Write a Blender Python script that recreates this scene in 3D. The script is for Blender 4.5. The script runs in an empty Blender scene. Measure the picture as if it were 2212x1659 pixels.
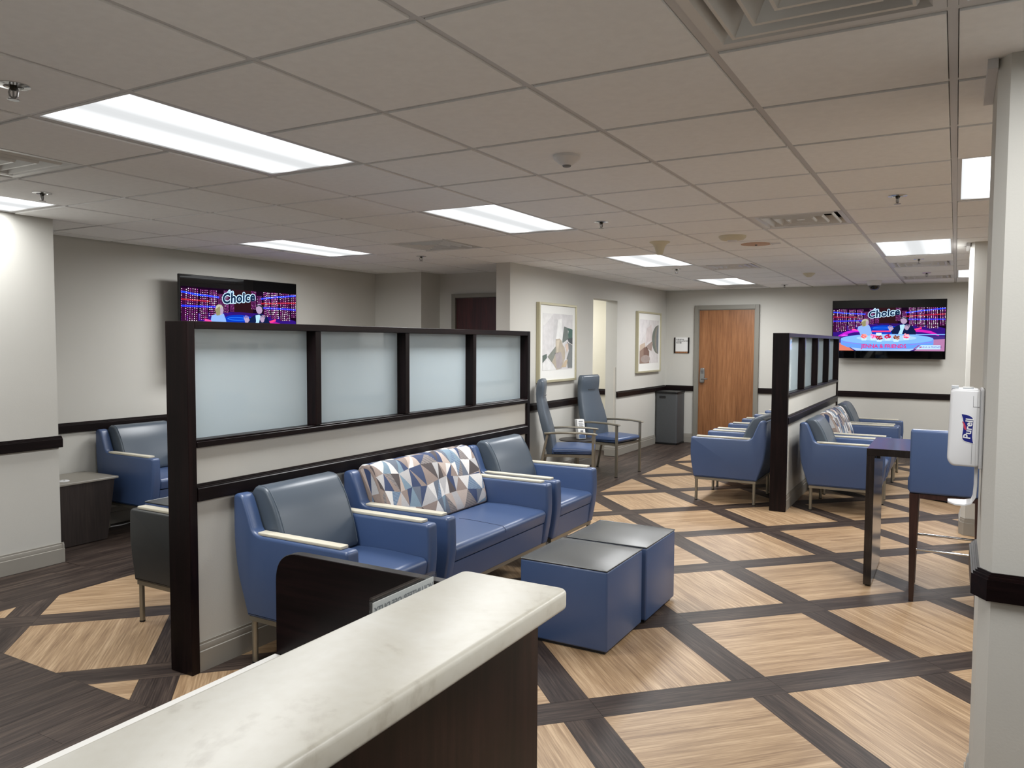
import bpy, bmesh, math, random
from mathutils import Vector, Matrix

sc = bpy.context.scene
COL = sc.collection
PI = math.pi
rnd = random.Random(7)

# ------------------------------------------------------------------ camera
FPX, YAW, PITCH, ROLL = 1679.03, -0.518129, -0.053597, 0.005186
fw = Vector((math.sin(YAW) * math.cos(PITCH), math.cos(YAW) * math.cos(PITCH), math.sin(PITCH)))
rt = Vector((math.cos(YAW), -math.sin(YAW), 0))
up = rt.cross(fw)
r2 = rt * math.cos(ROLL) + up * math.sin(ROLL)
u2 = -rt * math.sin(ROLL) + up * math.cos(ROLL)
cam_d = bpy.data.cameras.new('camera')
cam_d.sensor_width = 36.0
cam_d.lens = 36.0 * FPX / 2212.0
cam_d.clip_start = 0.05
cam = bpy.data.objects.new('camera', cam_d)
COL.objects.link(cam)
m = Matrix.Identity(4)
for i in range(3):
    m[i][0], m[i][1], m[i][2] = r2[i], u2[i], -fw[i]
m[0][3], m[1][3], m[2][3] = 1.25202, -1.68438, 1.59
cam.matrix_world = m
sc.camera = cam

# ------------------------------------------------------------------ world, exposure
w = bpy.data.worlds.new('world')
w.use_nodes = True
w.node_tree.nodes['Background'].inputs[0].default_value = (0.5, 0.5, 0.52, 1)
w.node_tree.nodes['Background'].inputs[1].default_value = 0.02
sc.world = w
sc.view_settings.view_transform = 'Standard'
sc.view_settings.look = 'None'
sc.view_settings.gamma = 1
sc.view_settings.use_curve_mapping = False
sc.view_settings.exposure = 0.0
LAMP_W = 36.5         # watts of light from each 2 x 4 ft ceiling lamp
LAMP_SPREAD = 173     # degrees: prismatic lenses throw their light downwards
# watts tuned lamp by lamp to balance the brightness of the walls
WATTS = {(-7, 0): 24, (-3, 0): 33, (2, -1): 27, (-3, -4): 28, (-2, -7): 30, (-3, 4): 40, (-3, 9): 46, (-3, 14): 46, (1, 9): 46, (-7, 5): 42}
LENS_GLOW = 1.0       # brightness of the lenses themselves
SCREEN = 1.5         # radiance scale of the television pictures
CEIL = 2.438
G = 0.6096           # ceiling grid module


def lin(c):
    c = c / 255.0
    return c / 12.92 if c <= 0.04045 else ((c + 0.055) / 1.055) ** 2.4


def rgb(*c):
    return (lin(c[0]), lin(c[1]), lin(c[2]), 1.0)


# ------------------------------------------------------------------ materials
def new_mat(name):
    mt = bpy.data.materials.new(name)
    mt.use_nodes = True
    nt = mt.node_tree
    b = nt.nodes['Principled BSDF']
    return mt, nt, b


def coords(nt, scale=(1, 1, 1), rot=(0, 0, 0), randomize=True):
    tc = nt.nodes.new('ShaderNodeTexCoord')
    mp = nt.nodes.new('ShaderNodeMapping')
    mp.inputs['Scale'].default_value = scale
    mp.inputs['Rotation'].default_value = rot
    if randomize:
        oi = nt.nodes.new('ShaderNodeObjectInfo')
        mu = nt.nodes.new('ShaderNodeVectorMath')
        mu.operation = 'MULTIPLY_ADD'
        cb = nt.nodes.new('ShaderNodeCombineXYZ')
        for i in range(3):
            nt.links.new(oi.outputs['Random'], cb.inputs[i])
        mu.inputs[1].default_value = (17.3, 31.7, 11.9)
        nt.links.new(cb.outputs[0], mu.inputs[0])
        nt.links.new(tc.outputs['Object'], mu.inputs[2])
        nt.links.new(mu.outputs[0], mp.inputs['Vector'])
    else:
        nt.links.new(tc.outputs['Object'], mp.inputs['Vector'])
    return mp.outputs[0]


def noise(nt, vec, scale, detail=3, rough=0.5, dist=0.0):
    n = nt.nodes.new('ShaderNodeTexNoise')
    n.inputs['Scale'].default_value = scale
    n.inputs['Detail'].default_value = detail
    n.inputs['Roughness'].default_value = rough
    n.inputs['Distortion'].default_value = dist
    nt.links.new(vec, n.inputs['Vector'])
    return n.outputs['Fac']


def ramp(nt, fac, stops):
    r = nt.nodes.new('ShaderNodeValToRGB')
    e = r.color_ramp.elements
    while len(e) < len(stops):
        e.new(0.5)
    for i, (p, c) in enumerate(stops):
        e[i].position = p
        e[i].color = c
    nt.links.new(fac, r.inputs['Fac'])
    return r.outputs['Color']


def bump(nt, b, fac, strength, dist=0.002):
    bp = nt.nodes.new('ShaderNodeBump')
    bp.inputs['Strength'].default_value = strength
    bp.inputs['Distance'].default_value = dist
    nt.links.new(fac, bp.inputs['Height'])
    nt.links.new(bp.outputs[0], b.inputs['Normal'])


def M_plain(name, c, rough=0.5, metal=0.0, spec=0.5, var=0.06, vscale=4.0, bscale=0, bstr=0.1, coat=0.0):
    mt, nt, b = new_mat(name)
    v = coords(nt)
    n = noise(nt, v, vscale, 4)
    lo = tuple(max(0, x * (1 - var)) for x in rgb(*c)[:3]) + (1,)
    hi = tuple(x * (1 + var) for x in rgb(*c)[:3]) + (1,)
    nt.links.new(ramp(nt, n, [(0.3, lo), (0.7, hi)]), b.inputs['Base Color'])
    b.inputs['Roughness'].default_value = rough
    b.inputs['Metallic'].default_value = metal
    b.inputs['Specular IOR Level'].default_value = spec
    b.inputs['Coat Weight'].default_value = coat
    b.inputs['Coat Roughness'].default_value = 0.1
    if bscale:
        bump(nt, b, noise(nt, v, bscale, 2), bstr)
    return mt


def M_wood(name, dark, mid, light, grain_axis='x', rough=0.4, fine=60, coarse=10, spec=0.5, stretch=0.06, bstr=0.08, strips=0.0):
    mt, nt, b = new_mat(name)
    s = {'x': (stretch, 1, 1), 'y': (1, stretch, 1), 'z': (1, 1, stretch)}[grain_axis]
    v = coords(nt, s)
    if strips:
        # neighbouring boards in one tile get their own shift of figure and tone
        tc = nt.nodes.new('ShaderNodeTexCoord')
        sp = nt.nodes.new('ShaderNodeSeparateXYZ')
        nt.links.new(tc.outputs['Object'], sp.inputs[0])
        q = nt.nodes.new('ShaderNodeMath')
        q.operation = 'SNAP'
        q.inputs[1].default_value = strips
        nt.links.new(sp.outputs['Y'], q.inputs[0])
        cb = nt.nodes.new('ShaderNodeCombineXYZ')
        ml = nt.nodes.new('ShaderNodeMath')
        ml.operation = 'MULTIPLY'
        ml.inputs[1].default_value = 37.7
        nt.links.new(q.outputs[0], ml.inputs[0])
        nt.links.new(ml.outputs[0], cb.inputs[2])
        ad = nt.nodes.new('ShaderNodeVectorMath')
        nt.links.new(v, ad.inputs[0])
        nt.links.new(cb.outputs[0], ad.inputs[1])
        v = ad.outputs[0]
    n1 = noise(nt, v, coarse, 6, 0.6, 0.6)
    n2 = noise(nt, v, fine, 4, 0.6)
    mx = nt.nodes.new('ShaderNodeMix')
    mx.inputs[0].default_value = 0.55
    nt.links.new(n1, mx.inputs[2])
    nt.links.new(n2, mx.inputs[3])
    nt.links.new(ramp(nt, mx.outputs[0], [(0.36, rgb(*dark)), (0.5, rgb(*mid)), (0.66, rgb(*light))]), b.inputs['Base Color'])
    b.inputs['Roughness'].default_value = rough
    b.inputs['Specular IOR Level'].default_value = spec
    bump(nt, b, n2, bstr, 0.001)
    return mt


def M_emit(name, c, s):
    mt = bpy.data.materials.new(name)
    mt.use_nodes = True
    nt = mt.node_tree
    nt.nodes.clear()
    o = nt.nodes.new('ShaderNodeOutputMaterial')
    e = nt.nodes.new('ShaderNodeEmission')
    e.inputs[0].default_value = rgb(*c)
    e.inputs[1].default_value = s
    nt.links.new(e.outputs[0], o.inputs[0])
    return mt


WALL = M_plain('wall_paint', (199, 197, 190), 0.75, var=0.015, vscale=2, bscale=160, bstr=0.12, spec=0.3)
PANEL_PAINT = WALL
CEILING = M_plain('ceiling_board', (246, 246, 245), 0.9, var=0.02, vscale=30, bscale=220, bstr=0.15, spec=0.2)
TBAR = M_plain('grid_paint', (205, 204, 204), 0.42, var=0.02)
PLENUM = M_plain('plenum_dark', (60, 60, 60), 0.9)
BASEBOARD = M_plain('baseboard_vinyl', (150, 145, 136), 0.5, var=0.03)
FRAMEPAINT = M_plain('door_frame_paint', (128, 125, 116), 0.45, var=0.02)
DARKX = M_wood('dark_wood_x', (8, 3, 3), (17, 8, 9), (30, 16, 16), 'x', 0.36, spec=0.2)
DARKY = M_wood('dark_wood_y', (8, 3, 3), (17, 8, 9), (30, 16, 16), 'y', 0.36, spec=0.2)
DARKZ = M_wood('dark_wood_z', (8, 3, 3), (17, 8, 9), (30, 16, 16), 'z', 0.34, spec=0.2)
DESKWOOD = M_wood('desk_wood', (14, 7, 6), (30, 16, 14), (46, 27, 24), 'z', 0.35, spec=0.3)
TABLEWOOD = M_wood('bar_table_laminate', (26, 21, 19), (34, 29, 27), (44, 38, 36), 'z', 0.16, spec=0.6)
STOOLWOOD = M_wood('stool_wood', (30, 16, 14), (50, 30, 27), (68, 44, 40), 'z', 0.3)
OAK = M_wood('oak_floor', (128, 100, 72), (166, 137, 104), (202, 174, 140), 'x', 0.42, fine=120, coarse=13, strips=0.18, bstr=0.05, stretch=0.035)
WENGE = M_wood('dark_floor', (38, 29, 26), (61, 51, 46), (94, 80, 70), 'x', 0.46, spec=0.22, fine=120, coarse=14, bstr=0.06, stretch=0.04)
DOORWOOD = M_wood('oak_door', (112, 72, 42), (138, 91, 55), (160, 111, 72), 'z', 0.4, fine=90, coarse=12, stretch=0.04)
CHERRY = M_wood('cherry_door', (40, 14, 15), (58, 22, 22), (78, 32, 30), 'z', 0.4)
BLUE = M_plain('blue_vinyl', (61, 82, 121), 0.38, spec=0.75, var=0.03, vscale=3, bscale=350, bstr=0.08)
GREY = M_plain('slate_vinyl', (78, 88, 99), 0.34, var=0.03, vscale=3, bscale=350, bstr=0.08)
CHARCOAL = M_plain('charcoal_vinyl', (42, 44, 45), 0.42, var=0.03, bscale=350, bstr=0.08)
OTTOP = M_plain('pewter_vinyl', (68, 70, 70), 0.34, var=0.03, vscale=3, bscale=350, bstr=0.08)
CAP = M_plain('arm_cap_beige', (208, 202, 184), 0.45, var=0.03)
METAL = M_plain('satin_champagne', (150, 144, 130), 0.38, metal=0.75, var=0.03)
NICKEL = M_plain('brushed_nickel', (170, 170, 170), 0.3, metal=0.95, var=0.03)
CHROME = M_plain('chrome', (215, 215, 215), 0.12, metal=1.0, var=0.01)
SEAM = M_plain('navy_thread', (30, 42, 70), 0.6)
RUBBER = M_plain('black_rubber', (18, 18, 18), 0.6)
BLACK = M_plain('black_plastic', (14, 14, 15), 0.35)
WHITEPL = M_plain('white_plastic', (225, 225, 226), 0.3, var=0.01)
WHITESEAM = M_plain('grey_seam', (120, 120, 122), 0.5)
CREAMPL = M_plain('cream_plastic', (214, 206, 180), 0.45, var=0.02)
LOUVRE = M_plain('louvre_enamel', (214, 214, 212), 0.35, var=0.02, metal=0.15)
PAPER = M_plain('white_paper', (232, 232, 230), 0.7, var=0.01)
MATBOARD = M_plain('mat_board', (226, 226, 222), 0.7, var=0.01)
FRAMEGOLD = M_plain('champagne_frame', (190, 184, 156), 0.35, metal=0.35, var=0.03)
BIN = M_plain('bin_graphite', (78, 80, 82), 0.5, var=0.08, vscale=120, bscale=400, bstr=0.2, metal=0.2)
ENDTOP = M_plain('end_table_laminate', (146, 141, 131), 0.4, var=0.03)
ENDWOOD = M_wood('end_table_wood', (30, 24, 22), (42, 34, 31), (54, 45, 41), 'z', 0.5)
TAN = M_plain('tan_plate', (196, 162, 138), 0.6, var=0.03)
TVBLACK = M_plain('screen_glass', (5, 5, 7), 0.03, var=0.0, spec=0.5)


def M_stone():
    mt, nt, b = new_mat('cream_stone')
    v = coords(nt, (1, 1, 1), randomize=False)
    n1 = noise(nt, v, 5, 6, 0.6, 1.2)
    n2 = noise(nt, v, 45, 3)
    mx = nt.nodes.new('ShaderNodeMix')
    mx.inputs[0].default_value = 0.25
    nt.links.new(n1, mx.inputs[2])
    nt.links.new(n2, mx.inputs[3])
    nt.links.new(ramp(nt, mx.outputs[0], [(0.3, rgb(178, 172, 158)), (0.42, rgb(200, 196, 183)), (0.6, rgb(206, 203, 192)), (0.8, rgb(212, 210, 201))]), b.inputs['Base Color'])
    b.inputs['Roughness'].default_value = 0.35
    return mt


STONE = M_stone()
WORKTOP = M_plain('worktop_white', (228, 226, 220), 0.4, var=0.01)


def M_frost():
    mt = bpy.data.materials.new('frosted_glass')
    mt.use_nodes = True
    nt = mt.node_tree
    nt.nodes.clear()
    o = nt.nodes.new('ShaderNodeOutputMaterial')
    d = nt.nodes.new('ShaderNodeBsdfDiffuse')
    t = nt.nodes.new('ShaderNodeBsdfTranslucent')
    g = nt.nodes.new('ShaderNodeBsdfGlossy')
    d.inputs[0].default_value = rgb(218, 232, 238)
    t.inputs[0].default_value = rgb(236, 246, 250)
    g.inputs[0].default_value = (1, 1, 1, 1)
    g.inputs['Roughness'].default_value = 0.02
    m1 = nt.nodes.new('ShaderNodeMixShader')
    m1.inputs[0].default_value = 0.45
    nt.links.new(d.outputs[0], m1.inputs[1])
    nt.links.new(t.outputs[0], m1.inputs[2])
    fr = nt.nodes.new('ShaderNodeFresnel')
    fr.inputs[0].default_value = 1.5
    m2 = nt.nodes.new('ShaderNodeMixShader')
    nt.links.new(fr.outputs[0], m2.inputs[0])
    nt.links.new(m1.outputs[0], m2.inputs[1])
    nt.links.new(g.outputs[0], m2.inputs[2])
    nt.links.new(m2.outputs[0], o.inputs[0])
    return mt


FROST = M_frost()


def M_acrylic():
    """thin clear sheet: lets light straight through, mirrors at glancing angles"""
    mt = bpy.data.materials.new('clear_acrylic')
    mt.use_nodes = True
    nt = mt.node_tree
    nt.nodes.clear()
    o = nt.nodes.new('ShaderNodeOutputMaterial')
    t = nt.nodes.new('ShaderNodeBsdfTransparent')
    t.inputs[0].default_value = (0.93, 0.94, 0.94, 1)
    g = nt.nodes.new('ShaderNodeBsdfGlossy')
    g.inputs['Roughness'].default_value = 0.03
    lw = nt.nodes.new('ShaderNodeLayerWeight')
    fr = nt.nodes.new('ShaderNodeMapRange')
    fr.inputs['From Min'].default_value = 0.55
    fr.inputs['To Min'].default_value = 0.05
    fr.inputs['To Max'].default_value = 0.5
    nt.links.new(lw.outputs['Facing'], fr.inputs['Value'])
    m2 = nt.nodes.new('ShaderNodeMixShader')
    nt.links.new(fr.outputs[0], m2.inputs[0])
    nt.links.new(t.outputs[0], m2.inputs[1])
    nt.links.new(g.outputs[0], m2.inputs[2])
    nt.links.new(m2.outputs[0], o.inputs[0])
    return mt


ACRYLIC = M_acrylic()


def M_lens():
    """prismatic lens lit from behind by two tubes: brighter along the tubes, dimmer between and at the rims"""
    mt = bpy.data.materials.new('lamp_lens')
    mt.use_nodes = True
    nt = mt.node_tree
    nt.nodes.clear()
    o = nt.nodes.new('ShaderNodeOutputMaterial')
    e = nt.nodes.new('ShaderNodeEmission')
    e.inputs[0].default_value = (0.97, 0.99, 1.0, 1)
    tc = nt.nodes.new('ShaderNodeTexCoord')
    sp = nt.nodes.new('ShaderNodeSeparateXYZ')
    nt.links.new(tc.outputs['Object'], sp.inputs[0])
    ab = nt.nodes.new('ShaderNodeMath')
    ab.operation = 'ABSOLUTE'
    nt.links.new(sp.outputs['X'], ab.inputs[0])
    mr = nt.nodes.new('ShaderNodeMapRange')
    mr.inputs['From Min'].default_value = 0.0
    mr.inputs['From Max'].default_value = 0.3
    nt.links.new(ab.outputs[0], mr.inputs['Value'])
    r = ramp(nt, mr.outputs[0], [(p, (q, q, q, 1)) for p, q in ((0.0, 0.3), (0.14, 0.31), (0.3, 0.42), (0.44, 1.0), (0.62, 1.0), (0.82, 0.42), (0.98, 0.3))])
    ml = nt.nodes.new('ShaderNodeMath')
    ml.operation = 'MULTIPLY'
    ml.inputs[1].default_value = LENS_GLOW * 2.7
    nt.links.new(r, ml.inputs[0])
    nt.links.new(ml.outputs[0], e.inputs[1])
    nt.links.new(e.outputs[0], o.inputs[0])
    return mt


LENS = M_lens()

# ------------------------------------------------------------------ geometry helpers


def box(bm, x0, x1, y0, y1, z0, z1, mi=0):
    vs = [bm.verts.new(p) for p in ((x0, y0, z0), (x1, y0, z0), (x1, y1, z0), (x0, y1, z0), (x0, y0, z1), (x1, y0, z1), (x1, y1, z1), (x0, y1, z1))]
    for q in ((0, 3, 2, 1), (4, 5, 6, 7), (0, 1, 5, 4), (1, 2, 6, 5), (2, 3, 7, 6), (3, 0, 4, 7)):
        f = bm.faces.new([vs[i] for i in q])
        f.material_index = mi
    return vs


def finish(name, bm, mats, parent=None, bevel=0.0, seg=2, angle=35, loc=None, rot=None):
    if bevel:
        bmesh.ops.bevel(bm, geom=bm.edges[:], offset=bevel, segments=seg, profile=0.5, affect='EDGES', clamp_overlap=True)
    bmesh.ops.recalc_face_normals(bm, faces=bm.faces[:])
    lim = math.radians(angle)
    for f in bm.faces:
        f.smooth = True
    for e in bm.edges:
        if len(e.link_faces) == 2:
            if e.calc_face_angle(0) > lim:
                e.smooth = False
    me = bpy.data.meshes.new(name)
    bm.to_mesh(me)
    bm.free()
    if not isinstance(mats, (list, tuple)):
        mats = [mats]
    for mt in mats:
        me.materials.append(mt)
    return link(name, me, parent, loc, rot)


def link(name, me, parent=None, loc=None, rot=None):
    o = bpy.data.objects.new(name, me)
    COL.objects.link(o)
    if parent:
        o.parent = parent
    if loc:
        o.location = loc
    if rot:
        o.rotation_euler = rot
    return o


def tag(o, label=None, cat=None, group=None, kind=None):
    if label:
        o['label'] = label
    if cat:
        o['category'] = cat
    if group:
        o['group'] = group
    if kind:
        o['kind'] = kind
    return o


def thing(name, label, cat, loc=(0, 0, 0), rz=0.0, group=None):
    o = bpy.data.objects.new(name, None)
    o.empty_display_size = 0.1
    COL.objects.link(o)
    o.location = loc
    o.rotation_euler = (0, 0, rz)
    return tag(o, label, cat, group)


def dup(root, loc, rz, label, group=None):
    r = root.copy()
    COL.objects.link(r)
    r.location = loc
    r.rotation_euler = (0, 0, rz)
    tag(r, label, None, group)
    for ch in list(root.children):
        c = ch.copy()
        COL.objects.link(c)
        c.parent = r
        for g in list(ch.children):
            d = g.copy()
            COL.objects.link(d)
            d.parent = c
    return r


def bx(name, dims, mat, parent=None, bevel=0.0, seg=2, loc=None):
    bm = bmesh.new()
    box(bm, *dims)
    return finish(name, bm, mat, parent, bevel, seg, loc=loc)


def struct(o, label=None):
    tag(o, label, kind='structure')
    return o


def cyl(bm, p0, p1, r0, r1=None, n=16, mi=0):
    r1 = r0 if r1 is None else r1
    p0, p1 = Vector(p0), Vector(p1)
    d = (p1 - p0).normalized()
    a = d.orthogonal().normalized()
    b = d.cross(a)
    A = [bm.verts.new(p0 + (a * math.cos(t) + b * math.sin(t)) * r0) for t in [2 * PI * i / n for i in range(n)]]
    Bv = [bm.verts.new(p1 + (a * math.cos(t) + b * math.sin(t)) * r1) for t in [2 * PI * i / n for i in range(n)]]
    for i in range(n):
        f = bm.faces.new((A[i], A[(i + 1) % n], Bv[(i + 1) % n], Bv[i]))
        f.material_index = mi
    bm.faces.new(A[::-1]).material_index = mi
    bm.faces.new(Bv).material_index = mi


def tube(bm, pts, r, n=10, sx=1.0):
    pts = [Vector(p) for p in pts]
    rings = []
    prev = None
    for i, p in enumerate(pts):
        d = (pts[min(i + 1, len(pts) - 1)] - pts[max(i - 1, 0)]).normalized()
        a = prev - d * prev.dot(d) if prev else d.orthogonal()
        a.normalize()
        prev = a
        b = d.cross(a)
        rr = r[i] if isinstance(r, (list, tuple)) else r
        rings.append([bm.verts.new(p + (a * math.cos(t) + b * math.sin(t) * sx) * rr) for t in [2 * PI * k / n for k in range(n)]])
    for A, Bv in zip(rings, rings[1:]):
        for k in range(n):
            bm.faces.new((A[k], A[(k + 1) % n], Bv[(k + 1) % n], Bv[k]))
    bm.faces.new(rings[0][::-1])
    bm.faces.new(rings[-1])


def lathe(bm, prof, c=(0, 0, 0), n=24, mi=0):
    rings = []
    for r, z in prof:
        rings.append([bm.verts.new((c[0] + r * math.cos(2 * PI * k / n), c[1] + r * math.sin(2 * PI * k / n), c[2] + z)) for k in range(n)])
    for A, Bv in zip(rings, rings[1:]):
        for k in range(n):
            bm.faces.new((A[k], A[(k + 1) % n], Bv[(k + 1) % n], Bv[k])).material_index = mi
    bm.faces.new(rings[0][::-1]).material_index = mi
    bm.faces.new(rings[-1]).material_index = mi


def round_poly(pts, rad, n=5):
    """polygon with its corners rounded; rad is one radius or one per corner"""
    out = []
    N = len(pts)
    for i in range(N):
        p = Vector(pts[i])
        a = Vector(pts[i - 1]) - p
        b = Vector(pts[(i + 1) % N]) - p
        r = rad[i] if isinstance(rad, (list, tuple)) else rad
        if r <= 0:
            out.append((p.x, p.y))
            continue
        da, db = a.length, b.length
        r = min(r, da * 0.48, db * 0.48)
        A = p + a.normalized() * r
        Bq = p + b.normalized() * r
        for k in range(n + 1):
            t = k / n
            q = A * (1 - t) ** 2 + p * 2 * t * (1 - t) + Bq * t ** 2
            out.append((q.x, q.y))
    return out


def inset(poly, d):
    N = len(poly)
    area = sum(poly[i][0] * poly[(i + 1) % N][1] - poly[(i + 1) % N][0] * poly[i][1] for i in range(N))
    s = 1 if area > 0 else -1
    out = []
    for i in range(N):
        p = Vector(poly[i])
        a = (p - Vector(poly[i - 1]))
        b = (Vector(poly[(i + 1) % N]) - p)
        if a.length < 1e-7:
            a = b
        if b.length < 1e-7:
            b = a
        na = Vector((-a.y, a.x)).normalized() * s
        nb = Vector((-b.y, b.x)).normalized() * s
        nn = na + nb
        nn = nn.normalized() if nn.length > 1e-6 else na
        k = max(0.5, nn.dot(na))
        q = p + nn * (d / k)
        out.append((q.x, q.y))
    return out


def loft(bm, prof, y0, y1, r=0.0, seg=4, crown=0.0, axis='y'):
    """profile in x,z swept along y with rounded ends"""
    sl = []
    if r > 0:
        for i in range(seg + 1):
            t = i / seg * PI / 2
            sl.append((y0 + r * (1 - math.cos(t)), r * (1 - math.sin(t))))
        for i in range(seg, -1, -1):
            t = i / seg * PI / 2
            sl.append((y1 - r * (1 - math.cos(t)), r * (1 - math.sin(t))))
    else:
        sl = [(y0, 0), (y1, 0)]
    rings = []
    for y, d in sl:
        pr = inset(prof, d) if d > 1e-6 else prof
        if axis == 'y':
            rings.append([bm.verts.new((x, y, z)) for x, z in pr])
        elif axis == 'x':
            rings.append([bm.verts.new((y, x, z)) for x, z in pr])
        else:
            rings.append([bm.verts.new((x, z, y)) for x, z in pr])
    N = len(prof)
    for A, Bv in zip(rings, rings[1:]):
        for k in range(N):
            bm.faces.new((A[k], A[(k + 1) % N], Bv[(k + 1) % N], Bv[k]))
    bm.faces.new(rings[0][::-1])
    bm.faces.new(rings[-1])


def text_mesh(body, size, align='CENTER', offset=0.0, shear=0.0, spacing=1.0, line=1.0):
    cu = bpy.data.curves.new('lettering', 'FONT')
    cu.body = body
    cu.size = size
    cu.align_x = align
    cu.align_y = 'CENTER' if '\n' not in body else 'TOP'
    cu.offset = offset
    cu.shear = shear
    cu.space_character = spacing
    cu.space_line = line
    cu.resolution_u = 3
    ob = bpy.data.objects.new('lettering', cu)
    COL.objects.link(ob)
    dg = bpy.context.evaluated_depsgraph_get()
    dg.update()
    me = bpy.data.meshes.new_from_object(ob.evaluated_get(dg))
    bpy.data.objects.remove(ob)
    bpy.data.curves.remove(cu)
    return me


def clip(poly, f):
    out = []
    for i in range(len(poly)):
        a, b_ = poly[i - 1], poly[i]
        fa, fb = f(a), f(b_)
        if (fa >= 0) != (fb >= 0):
            t = fa / (fa - fb)
            out.append((a[0] + (b_[0] - a[0]) * t, a[1] + (b_[1] - a[1]) * t))
        if fb >= 0:
            out.append(b_)
    return out


class Art:
    """flat print on an upright plane: local x to the viewer's right, z up, facing -y"""

    def __init__(self, w, h):
        self.w, self.h, self.bm, self.mats = w, h, bmesh.new(), []

    def mi(self, mt):
        if mt not in self.mats:
            self.mats.append(mt)
        return self.mats.index(mt)

    def poly(self, pts, mt, layer=0):
        for f in (lambda p: p[0], lambda p: 1 - p[0], lambda p: p[1], lambda p: 1 - p[1]) if self.w > 1.2 else ():
            pts = clip(pts, f)
            if len(pts) < 3:
                return None
        vs = [self.bm.verts.new((u * self.w, -layer * 0.0004, (1 - v) * self.h)) for u, v in pts]
        f = self.bm.faces.new(vs)
        f.material_index = self.mi(mt)
        return f

    def rect(self, u0, v0, u1, v1, mt, layer=0):
        self.poly([(u0, v0), (u0, v1), (u1, v1), (u1, v0)], mt, layer)

    def ell(self, cu, cv, ru, rv, mt, layer=0, n=20, a0=0, a1=2 * PI):
        k = n if a1 - a0 > 6.2 else n + 1
        self.poly([(cu + ru * math.cos(a0 + (a1 - a0) * i / n), cv + rv * math.sin(a0 + (a1 - a0) * i / n)) for i in range(k)][::-1], mt, layer)

    def band(self, pts, th, mt, layer=0):
        """polyline of some thickness (fraction of the height)"""
        a = [(u, v - t) for (u, v), t in zip(pts, th)]
        b = [(u, v + t) for (u, v), t in zip(pts, th)]
        for i in range(len(pts) - 1):
            self.poly([a[i], b[i], b[i + 1], a[i + 1]], mt, layer)

    def text(self, body, size, u, v, mt, layer=1, rot=0.0, mirror=False, **kw):
        me = text_mesh(body, size, **kw)
        idx = self.mi(mt)
        cr, sr = math.cos(rot), math.sin(rot)
        vs = []
        for p in me.vertices:
            x, z = p.co.x, p.co.y
            x, z = x * cr - z * sr, x * sr + z * cr
            if mirror:
                x = -x
            vs.append(self.bm.verts.new((u * self.w + x, -layer * 0.0004, (1 - v) * self.h + z)))
        for pl in me.polygons:
            try:
                f = self.bm.faces.new([vs[i] for i in pl.vertices])
                f.material_index = idx
            except ValueError:
                pass
        bpy.data.meshes.remove(me)

    def done(self, name, parent, loc):
        bm = self.bm
        for f in bm.faces:
            f.normal_update()
        bmesh.ops.triangulate(bm, faces=[f for f in bm.faces if len(f.verts) > 3])
        for f in bm.faces:
            f.normal_update()
            if f.normal.y > 0:
                f.normal_flip()
        me = bpy.data.meshes.new(name)
        bm.to_mesh(me)
        bm.free()
        for mt in self.mats:
            me.materials.append(mt)
        return link(name, me, parent, loc)


# ------------------------------------------------------------------ room shell
XL, YF, XR, YB = -5.07, 10.53, 4.2, -4.5
TOP = 2.56
floor = struct(bx('floor', (-5.4, XR + 0.2, YB - 0.2, YF + 0.2, -0.1, -0.0045), WENGE))


def wall(name, *d):
    return struct(bx(name, d, WALL))


wall_left = wall('wall_left', XL - 0.15, XL, 1.3, 6.1, -0.0045, TOP)
wall_left_near = wall('wall_left_near', XL - 0.15, -4.27, YB, 1.495, -0.0045, TOP)
wall_bay = wall('wall_bay', XL, -4.36, 5.94, 6.33, -0.0045, TOP)
wall_alcove = wall('wall_alcove', XL, -2.98, 6.33, 6.45, -0.0045, TOP)
wall_far = wall('wall_far', -4.55, XR + 0.15, YF, YF + 0.15, -0.0045, TOP)
wall_right = wall('wall_right', XR, XR + 0.15, YB, YF, -0.0045, TOP)
wall_rear = wall('wall_rear', -5.2, XR, YB - 0.15, YB, -0.0045, TOP)
wall_corridor = wall('wall_corridor', -4.55, -4.4, 6.45, YF, -0.0045, TOP)
wall_passage = struct(bx('wall_passage', (-4.4, -3.0205, 8.93, 9.03, -0.0045, TOP), M_plain('cream_paint', (214, 208, 190), 0.7, var=0.015)))
# the wall with the two pictures, pierced by a doorway
bm = bmesh.new()
box(bm, -3.02, -2.85, 5.46, 6.9, -0.0045, TOP)
box(bm, -3.02, -2.85, 6.9, 7.63, -0.0045, TOP)
box(bm, -3.02, -2.85, 8.46, YF, -0.0045, TOP)
box(bm, -3.02, -2.85, 7.63, 8.46, 2.17, TOP)
wall_middle = struct(finish('wall_middle', bm, WALL))
bx('corner_guard', (-2.895, -2.87, 8.455, 8.4605, 0.14, 1.25), M_plain('guard_vinyl', (205, 200, 190), 0.4), wall_middle)

# columns on the window side, with chamfered corners
C1 = [(1.336, 1.065), (1.366, 1.018), (1.82, 1.018), (1.85, 1.065), (1.85, 1.45), (1.82, 1.5), (1.366, 1.5), (1.336, 1.45)]
C2 = [(1.332, 5.83), (1.362, 5.77), (1.82, 5.77), (1.85, 5.83), (1.85, 6.2), (1.82, 6.25), (1.362, 6.25), (1.332, 6.2)]


def grow(poly, d):
    return inset(poly, -d)


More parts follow.
